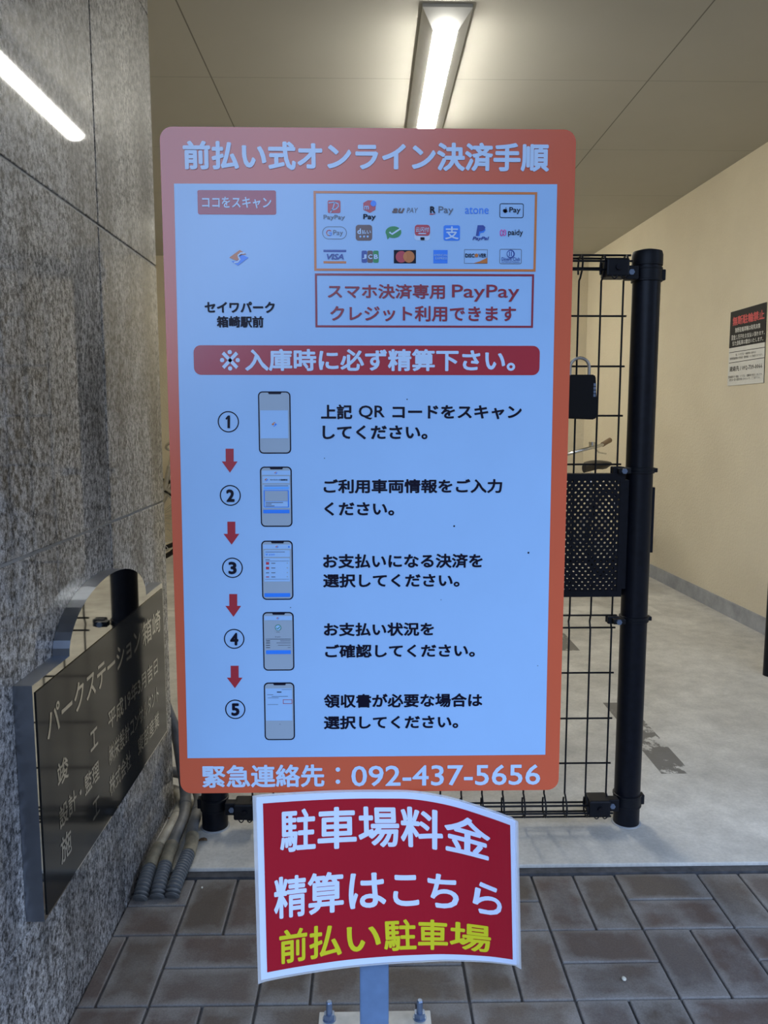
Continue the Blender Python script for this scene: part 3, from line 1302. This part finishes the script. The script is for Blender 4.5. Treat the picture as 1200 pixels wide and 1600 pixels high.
def np_text(body, xl, tl, bl, xr, tr, br, bold=0.012):
    A, B, C_, D = NP.px(xl, tl), NP.px(xl, bl), NP.px(xr, tr), NP.px(xr, br)
    P = Print(NP)
    P.text(body, 0, 0, 0, 0, 'letter_steel', 1, bold, fit=((A[0] + B[0]) / 2, (B[1] + D[1]) / 2, (C_[0] + D[0]) / 2, (A[1] + C_[1]) / 2))
    P.build('lettering', black)


K = lambda x: x / 2.668
KY = lambda y: 860 + y / 2.668
np_text('パークステーション', K(193), KY(640), KY(798), K(583), KY(335), KY(415), 0.018)
np_text('箱崎', K(592), KY(292), KY(398), K(668), KY(250), KY(345), 0.018)
np_text('平成19年3月吉日', K(449), KY(655), KY(745), K(656), KY(455), KY(522), 0.018)
np_text('竣', K(238), KY(890), KY(992), K(283), KY(845), KY(950), 0.018)
np_text('工', K(375), KY(758), KY(842), K(406), KY(730), KY(812), 0.018)
np_text('設計・監理', K(246), KY(1058), KY(1160), K(412), KY(878), KY(962), 0.018)
np_text('㈱栄設計コンサルタント', K(452), KY(795), KY(890), K(660), KY(572), KY(640), 0.018)
np_text('施', K(252), KY(1200), KY(1316), K(296), KY(1150), KY(1258), 0.018)
np_text('工', K(385), KY(1048), KY(1128), K(414), KY(1018), KY(1092), 0.018)
np_text('株式会社', K(455), KY(930), KY(1022), K(545), KY(838), KY(915), 0.018)
np_text('東部産業', K(573), KY(770), KY(848), K(662), KY(675), KY(745), 0.018)

# ================================================================== FENCE
FY = 2.205
PR = 0.0375
POSTS = (0.762, -0.451)


def fence_post(x, side, label):
    root = empty('fence_post', (x, FY, 0.0), label, 'fence post', 'round black fence posts')
    m = MB()
    m.lathe((x, FY, 0), [(PR, 0.0), (PR, 1.625)], 28, 'fence')
    m.build('shaft', None, root)
    m = MB()
    m.lathe((x, FY, 0), [(PR + .0035, 1.612), (PR + .004, 1.618), (PR + .004, 1.640), (PR + .001, 1.650), (PR * 0.55, 1.655), (0.004, 1.656)], 28, 'fence_flat')
    m.build('cap', None, root)
    for z in (1.588, 1.056, 0.631, 0.086):
        hgt = 0.018 if z in (1.588, 0.086) else 0.0075
        m = MB()
        m.lathe((x, FY, z), [(PR + .0002, -hgt - .001), (PR + .004, -hgt), (PR + .004, -hgt + .004), (PR + .0025, -hgt + .005), (PR + .0025, hgt - .005),
                             (PR + .004, hgt - .004), (PR + .004, hgt), (PR + .0002, hgt + .001)], 28, 'fence_flat')
        # ears of the band towards the mesh, and the lug on the far side
        m.box((min(x + side * PR, x + side * (PR + 0.034)), FY - 0.046, z - hgt), (max(x + side * PR, x + side * (PR + 0.034)), FY - 0.018, z + hgt), 'fence_flat', 0.002)
        m.box((min(x - side * (PR - .002), x - side * (PR + 0.011)), FY - 0.012, z - hgt * 0.8), (max(x - side * (PR - .002), x - side * (PR + 0.011)), FY + 0.012, z + hgt * 0.8), 'fence_flat', 0.002)
        band_o = m.build('clamp_band', None, root)
        m = MB()
        bx = x + side * (PR + 0.020)
        m.cyl((bx, FY - 0.052, z), (bx, FY - 0.042, z), 0.008, 6, 'bolt')
        m.build('bolt', None, band_o)
    m = MB()
    m.lathe((x, FY, 0.0), [(PR + .006, 0.009), (PR + .005, 0.0135), (PR, 0.0145)], 28, 'skirting')
    m.build('mortar_ring', None, root)
    return root


right_post = fence_post(POSTS[0], -1, 'tall round black fence post right of the large sign')
left_post = fence_post(POSTS[1], 1, 'round black fence post hidden behind the left edge of the large sign')
mb = MB()
mb.box((0.792, FY - 0.01, 0.822), (0.806, FY + 0.03, 1.008), 'fence', 0.002)
mb.box((0.770, FY + 0.012, 0.86), (0.800, FY + 0.03, 0.97), 'fence')
mb.build('strike_plate', None, right_post)

gate = empty('mesh_fence_panel', (0.155, FY, 0.05), 'black welded wire fence panel with perforated cover between the two round posts', 'fence')
WY = FY - 0.012
xs = [0.695 - 0.0608 * k for k in range(18)]
x_lo, x_hi = xs[-1] - 0.012, xs[0] + 0.012
# vertical wires with a rolled top and bottom
rolls = []


def roll(zc, sgn):
    """side profile (y, z) of the bent end of each upright wire"""
    return [(0.0, zc - sgn * 0.040), (0.0, zc - sgn * 0.034), (-0.010, zc - sgn * 0.029), (-0.030, zc - sgn * 0.008), (-0.034, zc + sgn * 0.012), (-0.026, zc + sgn * 0.027),
            (-0.010, zc + sgn * 0.030), (0.008, zc + sgn * 0.024), (0.014, zc + sgn * 0.004), (0.010, zc - sgn * 0.016)]


zt_, zb_ = 1.605, 0.076
for x in xs:
    m = MB()
    prof = [(y, z) for y, z in reversed(roll(zb_, -1))] + [(0.0, 0.60), (0.010, 0.622), (0.0, 0.644)] + [(y, z) for y, z in roll(zt_, 1)]
    m.tube([(x, WY + y, z) for y, z in prof], 0.0027, 7, 'wire')
    m.build('upright_wire', None, gate)
zs_h = [(1.478, 0), (1.3425, 0), (1.2075, 0), (1.0725, 0), (0.9365, 0), (0.8005, 0), (0.641, 0), (0.605, 0), (0.4715, 0), (0.335, 0), (0.199, 0)]
for z, dy in zs_h:
    m = MB()
    m.tube([(x_lo, WY + 0.0042 + dy, z), (x_hi, WY + 0.0042 + dy, z)], 0.0027, 7, 'wire')
    m.build('cross_wire', None, gate)
for zc, sgn in ((zt_, 1), (zb_, -1)):
    for y, dz in ((-0.031, -0.010), (-0.034, 0.012), (-0.018, 0.030), (0.006, 0.026), (0.014, 0.002)):
        m = MB()
        m.tube([(x_lo, WY + y, zc + sgn * dz), (x_hi, WY + y, zc + sgn * dz)], 0.0029, 7, 'wire')
        m.build('roll_wire', None, gate)
# clamps that grip the rolled ends
for x, sd in ((0.667, 1), (-0.357, -1)):
    for z in (1.600, 0.080):
        m = MB()
        m.box((x - 0.031, WY - 0.042, z - 0.024), (x + 0.031, WY + 0.018, z + 0.024), 'fence_flat', 0.005)
        m.cyl((x, WY - 0.050, z), (x, WY - 0.040, z), 0.008, 12, 'fence')
        for dx in (-0.016, 0.008):
            m.tube([(x + dx, WY - 0.040, z - 0.012)] + [(x + dx + 0.007 - 0.007 * math.cos(a), WY - 0.040, z - 0.019 - 0.011 * math.sin(a)) for a in [math.pi * k / 6 for k in range(7)]] + [(x + dx + 0.014, WY - 0.040, z - 0.012)], 0.0017, 6, 'wire')
        m.build('mesh_clamp', None, gate)
    x += 0.028 * sd
    for z in (1.056, 0.631):
        m = MB()
        m.box((x - 0.016, WY - 0.016, z - 0.011), (x + 0.018, WY - 0.004, z + 0.011), 'fence_flat', 0.003)
        m.box((x - 0.016, WY + 0.006, z - 0.011), (x + 0.018, WY + 0.012, z + 0.011), 'fence_flat', 0.003)
        m.build('mesh_clamp', None, gate)


def perforated(xa, xb, za, zb, y, name):
    """steel sheet with staggered round holes, really cut"""
    m = MB()
    px_, pz_ = 0.00860, 0.0102
    mg = 0.011
    nx_, nz_ = int((xb - xa - 2 * mg) / px_), int((zb - za - 2 * mg) / pz_)
    ox, oz = xa + ((xb - xa) - nx_ * px_) / 2, za + ((zb - za) - nz_ * pz_) / 2
    grid = {}

    def V(i, j):
        if (i, j) not in grid:
            grid[(i, j)] = m.bm.verts.new((ox + i * px_, y, oz + j * pz_))
        return grid[(i, j)]
    rad = 0.0034
    for i in range(nx_):
        for j in range(nz_):
            c = [V(i, j), V(i + 1, j), V(i + 1, j + 1), V(i, j + 1)]
            if (i + j) % 2:
                m.face(c, 0)
            else:
                cx_, cz_ = ox + (i + .5) * px_, oz + (j + .5) * pz_
                h = [m.bm.verts.new((cx_ + rad * math.cos(math.radians(225 + 45 * k)), y, cz_ + rad * math.sin(math.radians(225 + 45 * k)))) for k in range(8)]
                for k in range(4):
                    m.face([c[k], c[(k + 1) % 4], h[(2 * k + 2) % 8], h[2 * k + 1], h[2 * k]], 0)
    m.bm.normal_update()
    m.mats = ['fence']
    # folded border
    X0_, X1_, Z0_, Z1_ = ox, ox + nx_ * px_, oz, oz + nz_ * pz_
    d = 0.0015
    m.box((xa, y - d, Z1_), (xb, y + d, zb), 'fence')
    m.box((xa, y - d, za), (xb, y + d, Z0_), 'fence')
    m.box((xa, y - d, Z0_), (X0_, y + d, Z1_), 'fence')
    m.box((X1_, y - d, Z0_), (xb, y + d, Z1_), 'fence')
    return m.build(name, None, gate, recalc=False, auto_smooth=False)


perforated(0.395, 0.713, 0.700, 1.048, WY - 0.018, 'perforated_cover')
perforated(0.4065, 0.7245, 0.6947, 1.0427, WY + 0.022, 'perforated_cover')
mb = MB()
mb.box((0.395, WY - 0.018, 1.044), (0.713, WY + 0.022, 1.0475), 'fence')
mb.box((0.709, WY - 0.018, 0.703), (0.7125, WY + 0.022, 1.0455), 'fence')
mb.build('cover_rim', None, gate)
mb = MB()
mb.box((0.708, WY - 0.012, 0.72), (0.7275, WY + 0.016, 1.03), 'fence', 0.002)
mb.build('lock_stile', None, gate)

# key safe hanging from the mesh
ks = empty('key_safe', (0.585, WY - 0.030, 1.27), 'black padlock key safe hanging on the fence mesh beside the orange sign', 'key safe')
kx0, kx1, ky0, ky1 = 0.538, 0.618, WY - 0.052, WY - 0.006
mb = MB()
mb.prism([(kx0, ky0, 1.208), (kx0 + .004, ky0, 1.200), (kx1 - .006, ky0, 1.197), (kx1 + .001, ky0, 1.204), (kx1 + .001, ky0, 1.245), (kx1 - .003, ky0, 1.250),
          (kx1 - .005, ky0, 1.312), (kx1 - .009, ky0, 1.317), (kx0 + .006, ky0, 1.317), (kx0, ky0, 1.312)], (0, ky1 - ky0, 0), 'black')
bmesh.ops.bevel(mb.bm, geom=mb.bm.edges[:], offset=0.0025, segments=2, affect='EDGES')
body = mb.build('body', None, ks)
mb = MB()
mb.tube([(0.548, WY - 0.03, 1.308), (0.548, WY - 0.03, 1.335)] + [(0.574 - 0.026 * math.cos(a), WY - 0.03, 1.337 + 0.026 * math.sin(a)) for a in [math.pi * k / 10 for k in range(11)]] +
        [(0.600, WY - 0.03, 1.335), (0.600, WY - 0.03, 1.308)], 0.0042, 10, 'bike_silver')
mb.build('shackle', None, ks)['label'] = 'grey steel shackle'
for k in range(4):
    mb = MB()
    mb.cyl((kx1 - 0.0075, ky0 + 0.003, 1.258 + 0.0095 * k), (kx1 - 0.0075, ky0 + 0.003, 1.2655 + 0.0095 * k), 0.0048, 12, 'bolt')
    mb.build('number_wheel', None, body)

# ================================================================== CONDUITS BY THE PILLAR


def smooth_path(pts, n=10):
    P_ = [Vector(p) for p in pts]
    N = (len(P_) - 1) * n
    return [spline(P_, i / N) for i in range(N + 1)]


def conduit(pts, f_rib, f_cup, label, mat, r=0.0165):
    """ribbed flexible end, coupling, smooth pipe"""
    path = smooth_path(pts, 14)
    L = [0.0]
    for a_, b_ in zip(path, path[1:]):
        L.append(L[-1] + (b_ - a_).length)

    def at(d):
        for i in range(len(L) - 1):
            if L[i + 1] >= d:
                t_ = (d - L[i]) / max(1e-9, L[i + 1] - L[i])
                return path[i].lerp(path[i + 1], t_)
        return path[-1]
    root = empty('conduit', path[0], label, 'conduit', 'grey conduits along the pillar')
    n = int(f_rib / 0.0033)
    rib = [at(f_rib * i / n) for i in range(n + 1)]
    m = MB()
    m.tube(rib, [r * (1.15 if i % 3 else 0.76) for i in range(n + 1)], 14, 'conduit_rib')
    m.build('ribbed_end', None, root)
    m = MB()
    k = 8
    m.tube([at(f_rib - 0.008 + (f_cup + 0.012) * i / k) for i in range(k + 1)], [r * 1.17 if i in (0, 1, k, k - 1) else r * 1.11 for i in range(k + 1)], 14, 'coupling')
    m.build('coupling', None, root)
    m = MB()
    k = 40
    s0 = f_rib + f_cup - 0.005
    m.tube([at(s0 + (L[-1] - s0) * i / k) for i in range(k + 1)], r, 14, mat)
    m.build('pipe', None, root)
    for q_ in (0.35,):
        d = s0 + (L[-1] - s0) * q_
        m = MB()
        m.tube([at(d - .008), at(d), at(d + .008)], [r * 1.06, r * 1.10, r * 1.06], 14, mat)
        m.build('sleeve', None, root)
    return root


conduit([(-0.574, 1.862, 0.002), (-0.573, 1.90, 0.020), (-0.575, 2.00, 0.034), (-0.570, 2.10, 0.036), (-0.568, 2.25, 0.034), (-0.585, 2.345, 0.034), (-0.64, 2.40, 0.034), (-0.80, 2.42, 0.034)], 0.11, 0.075,
        'tan conduit lying nearest the granite pillar', 'conduit_tan')
conduit([(-0.533, 1.868, 0.002), (-0.534, 1.905, 0.020), (-0.540, 2.03, 0.036), (-0.543, 2.13, 0.036), (-0.545, 2.22, 0.040), (-0.556, 2.29, 0.075), (-0.577, 2.335, 0.15), (-0.600, 2.37, 0.235), (-0.63, 2.385, 0.31), (-0.66, 2.39, 0.42)], 0.115, 0.075,
        'grey conduit in the middle, bending up behind the pillar', 'conduit_grey')
conduit([(-0.497, 1.872, 0.002), (-0.494, 1.91, 0.020), (-0.488, 2.05, 0.036), (-0.506, 2.16, 0.036), (-0.514, 2.27, 0.036), (-0.530, 2.345, 0.044), (-0.58, 2.40, 0.078), (-0.70, 2.425, 0.088)], 0.16, 0.070,
        'grey conduit with the longest ribbed end, farthest from the pillar', 'conduit_grey')
# dry leaves caught between the pipes
leaf_at = [(-0.470, 2.12), (-0.462, 2.20), (-0.520, 2.24), (-0.588, 2.15), (-0.470, 2.30), (-0.590, 2.24)]
LEAF_TXT = ['dry brown leaf on the concrete beside the outer conduit', 'dry leaf on the concrete between outer conduit and left fence post', 'dry leaf caught between the middle and outer conduits',
            'dry leaf between the tan conduit and the pillar', 'dry leaf nearest the foot of the left fence post', 'dry leaf at the pillar edge beside the tan conduit bend']
for k, (x, y) in enumerate(leaf_at):
    m = MB()
    a0 = random.uniform(0, 6.28)
    vs_ = []
    for i in range(10):
        a = 2 * math.pi * i / 10
        u_, v_ = 0.013 * math.cos(a), 0.007 * math.sin(a) * (1 - 0.3 * math.cos(a))
        vs_.append((x + u_ * math.cos(a0) - v_ * math.sin(a0), y + u_ * math.sin(a0) + v_ * math.cos(a0), 0.0145 + 0.006 * abs(math.sin(a))))
    m.prism(vs_, (0, 0, -0.0012), 'leaf')
    tag(m.build('dry_leaf', None, None, (x, y, 0.012)), LEAF_TXT[k], 'leaf', 'dry leaves by the conduits')

# ================================================================== NOTICE ON THE RIGHT WALL
dirv = Vector((wall_right_x(4.0) - wall_right_x(5.0), -1.0, 0)).normalized()
NO = Vector((wall_right_x(4.79) - 0.004, 4.79, 0))
NF = Flat(NO, dirv, (0, 0, 1))
notice = empty('wall_notice', (NO.x, 4.58, 1.61), 'black and white bicycle parking warning notice on the beige wall', 'notice')
cor = [NF.px(*p) for p in ((1136.5, 603), (1193, 598), (1197.5, 472), (1142, 488))]
mb = MB()
mb.prism([NF.map(a, b, 0) for a, b in cor], -NF.N * 0.0045, 'paper_white', 'paper_black')
npan = mb.build('panel', None, notice)
Print(NF).poly([(1139.3, 544.5), (1195.7, 534.5), (1197.5, 472), (1142, 488)], 'paper_black', 1).build('black_half', npan)


class Poster(Print):
    def pt(s, p):
        return s.surf.px(1100 + p[0] / 8.0, 440 + p[1] / 8.0)

    def quad(s, body, xl, tl, bl, xr, tr, br, mat, bold=0.01, layer=2):
        A, B, C_, D = s.pt((xl, tl)), s.pt((xl, bl)), s.pt((xr, tr)), s.pt((xr, br))
        vs, fs = glyph_mesh(body, bold, 1)
        ax, bx = min(v[0] for v in vs), max(v[0] for v in vs)
        ay, by = min(v[1] for v in vs), max(v[1] for v in vs)
        mi = s.mb.mi(mat)
        nv = []
        for v in vs:
            u_, w_ = (v[0] - ax) / (bx - ax), (v[1] - ay) / (by - ay)
            p = [(B[i] * (1 - w_) + A[i] * w_) * (1 - u_) + (D[i] * (1 - w_) + C_[i] * w_) * u_ for i in (0, 1)]
            nv.append(s.mb.bm.verts.new((*p, layer * LAYER + v[2])))
        for f in fs:
            s.mb.face([nv[i] for i in f], mi)
        return s


for args in (('無断駐輪禁止', 362, 445, 558, 758, 345, 468, 'notice_red', 0.03),
             ('無断駐輪車輌は発見次第', 392, 578, 643, 706, 518, 580, 'paper_white', 0.01),
             ('罰金１万円をお支払い頂きます。', 346, 672, 738, 760, 605, 660, 'paper_white', 0.01),
             ('また自転車は撤去いたします。', 358, 745, 808, 742, 682, 738, 'paper_white', 0.01),
             ('尚、トラブル・損害等の責任は', 398, 900, 930, 650, 868, 895, 'notice_ink', 0.0),
             ('無断駐輪車輌の所有者（使用者）のご負担となります。', 325, 950, 985, 738, 895, 925, 'notice_ink', 0.0),
             ('連絡先 / 092-739-0066', 320, 1065, 1128, 730, 1008, 1085, 'notice_ink', 0.01),
             ('駐輪場内での事故・トラブル・盗難等が発生しましても', 305, 1180, 1212, 728, 1140, 1170, 'notice_ink', 0.0),
             ('当社は一切の責任を負いませんので、ご了承下さい。', 318, 1215, 1248, 705, 1180, 1212, 'notice_ink', 0.0)):
    P = Poster(NF)
    P.quad(*args)
    P.build('lettering', npan)
P = Poster(NF)
for a_, b_ in (((318, 890), (765, 820)), ((315, 1020), (755, 950))):
    P.stroke([a_, b_], 3.5, 'notice_ink', 2)
P.build('rule_line', npan)

# dark post at the right edge of the view
pole = empty('low_black_post', (1.872, 3.53, 0.012), 'short black post on the concrete at the right edge of the view', 'post')
mb = MB()
mb.lathe((1.872, 3.53, 0), [(0.034, 0.011), (0.034, 0.50)], 20, 'fence')
mb.build('shaft', None, pole)
mb = MB()
mb.lathe((1.872, 3.53, 0), [(0.036, 0.492), (0.036, 0.515), (0.02, 0.524), (0.003, 0.526)], 20, 'fence_flat')
mb.build('cap', None, pole)

# ================================================================== BICYCLES


def bicycle(loc, rotz, label, grip='black', guards=True):
    """city bicycle, built along +X from rear to front wheel, then turned and moved"""
    root = empty('bicycle', (0, 0, 0), label, 'bicycle', 'bicycles parked behind the fence')
    RW = 0.33
    rear, front = Vector((-0.52, 0, RW)), Vector((0.55, 0, RW))
    bb, seat, headt, headb = Vector((-0.08, 0, 0.28)), Vector((-0.22, 0, 0.68)), Vector((0.36, 0, 0.80)), Vector((0.41, 0, 0.62))
    for nm, c in (('rear_wheel', rear), ('front_wheel', front)):
        m = MB()
        m.tube([c + Vector((math.cos(a), 0, math.sin(a))) * (RW - 0.017) for a in [2 * math.pi * k / 40 for k in range(40)]], 0.0175, 8, 'rubber', closed=True)
        w = m.build('wheel', None, root)
        m = MB()
        m.tube([c + Vector((math.cos(a), 0, math.sin(a))) * (RW - 0.040) for a in [2 * math.pi * k / 40 for k in range(40)]], 0.009, 6, 'chrome', closed=True)
        m.build('rim', None, w)
        m = MB()
        for k in range(20):
            a = 2 * math.pi * k / 20
            e = c + Vector((math.cos(a), 0, math.sin(a))) * (RW - 0.042)
            h = c + Vector((math.cos(a + 0.9), 0, math.sin(a + 0.9))) * 0.02 + Vector((0, 0.018 * (-1) ** k, 0))
            m.tube([h, e], 0.0014, 4, 'chrome')
        m.cyl(c + Vector((0, -0.05, 0)), c + Vector((0, 0.05, 0)), 0.014, 10, 'chrome')
        m.build('spokes', None, w)
        if not guards:
            continue
        m = MB()
        m.tube([c + Vector((math.cos(a), 0, math.sin(a))) * (RW + 0.016) for a in [math.radians(15 + 150 * k / 18) for k in range(19)]], 0.012, 6, 'bike_silver')
        m.build('mudguard', None, root)
    m = MB()
    m.tube([headb, bb], 0.019, 10, 'bike_silver')
    m.tube([bb, seat], 0.016, 10, 'bike_silver')
    m.tube([headt - Vector((0, 0, 0.10)), Vector((0.10, 0, 0.48)), Vector((-0.14, 0, 0.46))], 0.014, 10, 'bike_silver')
    m.tube([headb - Vector((0, 0, .02)), headt], 0.02, 10, 'bike_silver')
    for sd in (-1, 1):
        m.tube([bb + Vector((0, sd * .02, 0)), rear + Vector((0, sd * .05, 0))], 0.009, 8, 'bike_silver')
        m.tube([seat + Vector((0, sd * .015, -.04)), rear + Vector((0, sd * .05, 0))], 0.008, 8, 'bike_silver')
    m.build('frame', None, root)
    m = MB()
    m.tube([headt, headb, headb + Vector((0.02, 0, -0.04))], 0.015, 8, 'bike_silver')
    for sd in (-1, 1):
        m.tube([headb + Vector((0.01, sd * .02, -.02)), headb + Vector((0.03, sd * .05, -.08)), front + Vector((0, sd * .05, 0))], 0.010, 8, 'bike_silver')
    m.build('fork', None, root)
    m = MB()
    top = Vector((0.335, 0, 0.93))
    m.tube([headt, top], 0.012, 10, 'chrome')
    bars = [Vector((0.10, -0.27, 1.04)), Vector((0.20, -0.265, 1.015)), Vector((0.30, -0.20, 0.99)), Vector((0.36, -0.08, 0.95)), Vector((0.335, 0, 0.93)),
            Vector((0.36, 0.08, 0.95)), Vector((0.30, 0.20, 0.99)), Vector((0.20, 0.265, 1.015)), Vector((0.10, 0.27, 1.04))]
    m.tube([spline(bars, i / 40) for i in range(41)], 0.011, 10, 'chrome')
    hb = m.build('handlebar', None, root)
    for sd in (-1, 1):
        m = MB()
        m.tube([Vector((0.085, sd * .27, 1.044)), Vector((0.13, sd * .269, 1.034)), Vector((0.19, sd * .266, 1.018))], [0.017, 0.0155, 0.016], 12, grip)
        m.build('grip', None, hb)
        m = MB()
        m.tube([Vector((0.25, sd * .235, 0.995)), Vector((0.20, sd * .25, 0.965)), Vector((0.12, sd * .262, 0.955))], 0.005, 6, 'chrome')
        m.build('brake_lever', None, hb)
    m = MB()
    m.cyl((0.25, 0.22, 1.005), (0.25, 0.22, 1.035), 0.022, 14, 'chrome')
    m.build('bell', None, hb)
    m = MB()
    m.tube([seat - Vector((0, 0, .05)), Vector((-0.25, 0, 0.80))], 0.012, 10, 'chrome')
    m.build('seat_post', None, root)
    m = MB()
    prof = [(-0.40, 0.075, 0.855), (-0.37, 0.10, 0.865), (-0.31, 0.095, 0.862), (-0.25, 0.055, 0.855), (-0.18, 0.03, 0.85), (-0.12, 0.018, 0.845)]
    rows = []
    for x, w, z in prof:
        rows.append([m.bm.verts.new((x, w * math.cos(a), z + (0.018 if math.sin(a) > 0 else 0.042) * math.sin(a))) for a in [2 * math.pi * k / 14 for k in range(14)]])
    for A, B in zip(rows, rows[1:]):
        for k in range(14):
            m.face([A[k], A[(k + 1) % 14], B[(k + 1) % 14], B[k]], 0, True)
    m.face(rows[0], 0)
    m.face(rows[-1], 0)
    m.build('saddle', 'saddle', root)
    m = MB()
    m.cyl(bb + Vector((0, -0.06, 0)), bb + Vector((0, 0.06, 0)), 0.02, 10, 'chrome')
    m.tube([bb + Vector((0, -.06, 0)), bb + Vector((0.12, -.065, -.11))], 0.009, 8, 'chrome')
    m.tube([bb + Vector((0, .06, 0)), bb + Vector((-0.12, .065, .11))], 0.009, 8, 'chrome')
    m.cyl(bb + Vector((0, -.045, 0)), bb + Vector((0, -.05, 0)), 0.085, 24, 'chrome')
    cr = m.build('crank', None, root)
    for sg in (-1, 1):
        m = MB()
        p = bb + Vector((-0.12 * sg, .10 * sg, .11 * sg))
        m.box(p - Vector((.04, .04, .01)), p + Vector((.04, .035, .01)), 'black', 0.004)
        m.build('pedal', None, cr)
    m = MB()
    for sd in (-1, 1):
        m.tube([rear + Vector((0, sd * .06, 0)), rear + Vector((0.0, sd * .09, -RW + 0.006))], 0.008, 8, 'bike_silver')
    m.tube([rear + Vector((0, -.09, -RW + .008)), rear + Vector((0, .09, -RW + .008))], 0.008, 8, 'bike_silver')
    m.build('kickstand', None, root)
    m = MB()
    for sd in (-1, 1):
        m.tube([rear + Vector((0.0, sd * .055, 0)), rear + Vector((-.04, sd * .06, .38))], 0.005, 6, 'chrome')
        m.tube([rear + Vector((-.20, sd * .06, .385)), rear + Vector((.22, sd * .05, .385))], 0.006, 6, 'chrome')
    for k in range(5):
        m.tube([rear + Vector((-.20 + .1 * k, -.06, .385)), rear + Vector((-.20 + .1 * k, .06, .385))], 0.005, 6, 'chrome')
    m.build('luggage_rack', None, root)
    root.location = loc
    root.rotation_euler = (0, 0, rotz)
    return root


bicycle((1.46, 5.50, 0.012), math.radians(230), 'silver bicycle with tan grips seen through the fence right of the sign', 'grip_tan')
bicycle((-1.27, 6.50, 0.012), math.radians(177), 'silver bicycle with black grips nearest the pillar, left of the sign', guards=False)
bicycle((-1.36, 7.12, 0.012), math.radians(178), 'silver bicycle standing behind the one nearest the pillar', guards=False)

# ================================================================== SMALL THINGS ON THE PAVING
for x, y, rr, lab in ((0.548, 1.561, 0.0055, 'pale pebble on the brown paver right of the small red board'), (-0.43, 1.915, 0.0032, 'tiny white pebble on the paving below the conduits')):
    m = MB()
    bmesh.ops.create_icosphere(m.bm, subdivisions=2, radius=rr)
    for v in m.bm.verts:
        v.co = Vector((x + v.co.x * 0.9, y + v.co.y * 1.25, rr * 0.5 + v.co.z * 0.55)) + Vector((random.uniform(-1, 1), random.uniform(-1, 1), 0)) * rr * 0.08
    for f in m.bm.faces:
        f.smooth = True
    m.mats = ['pebble']
    tag(m.build('pebble', None, None, (x, y, 0)), lab, 'pebble')
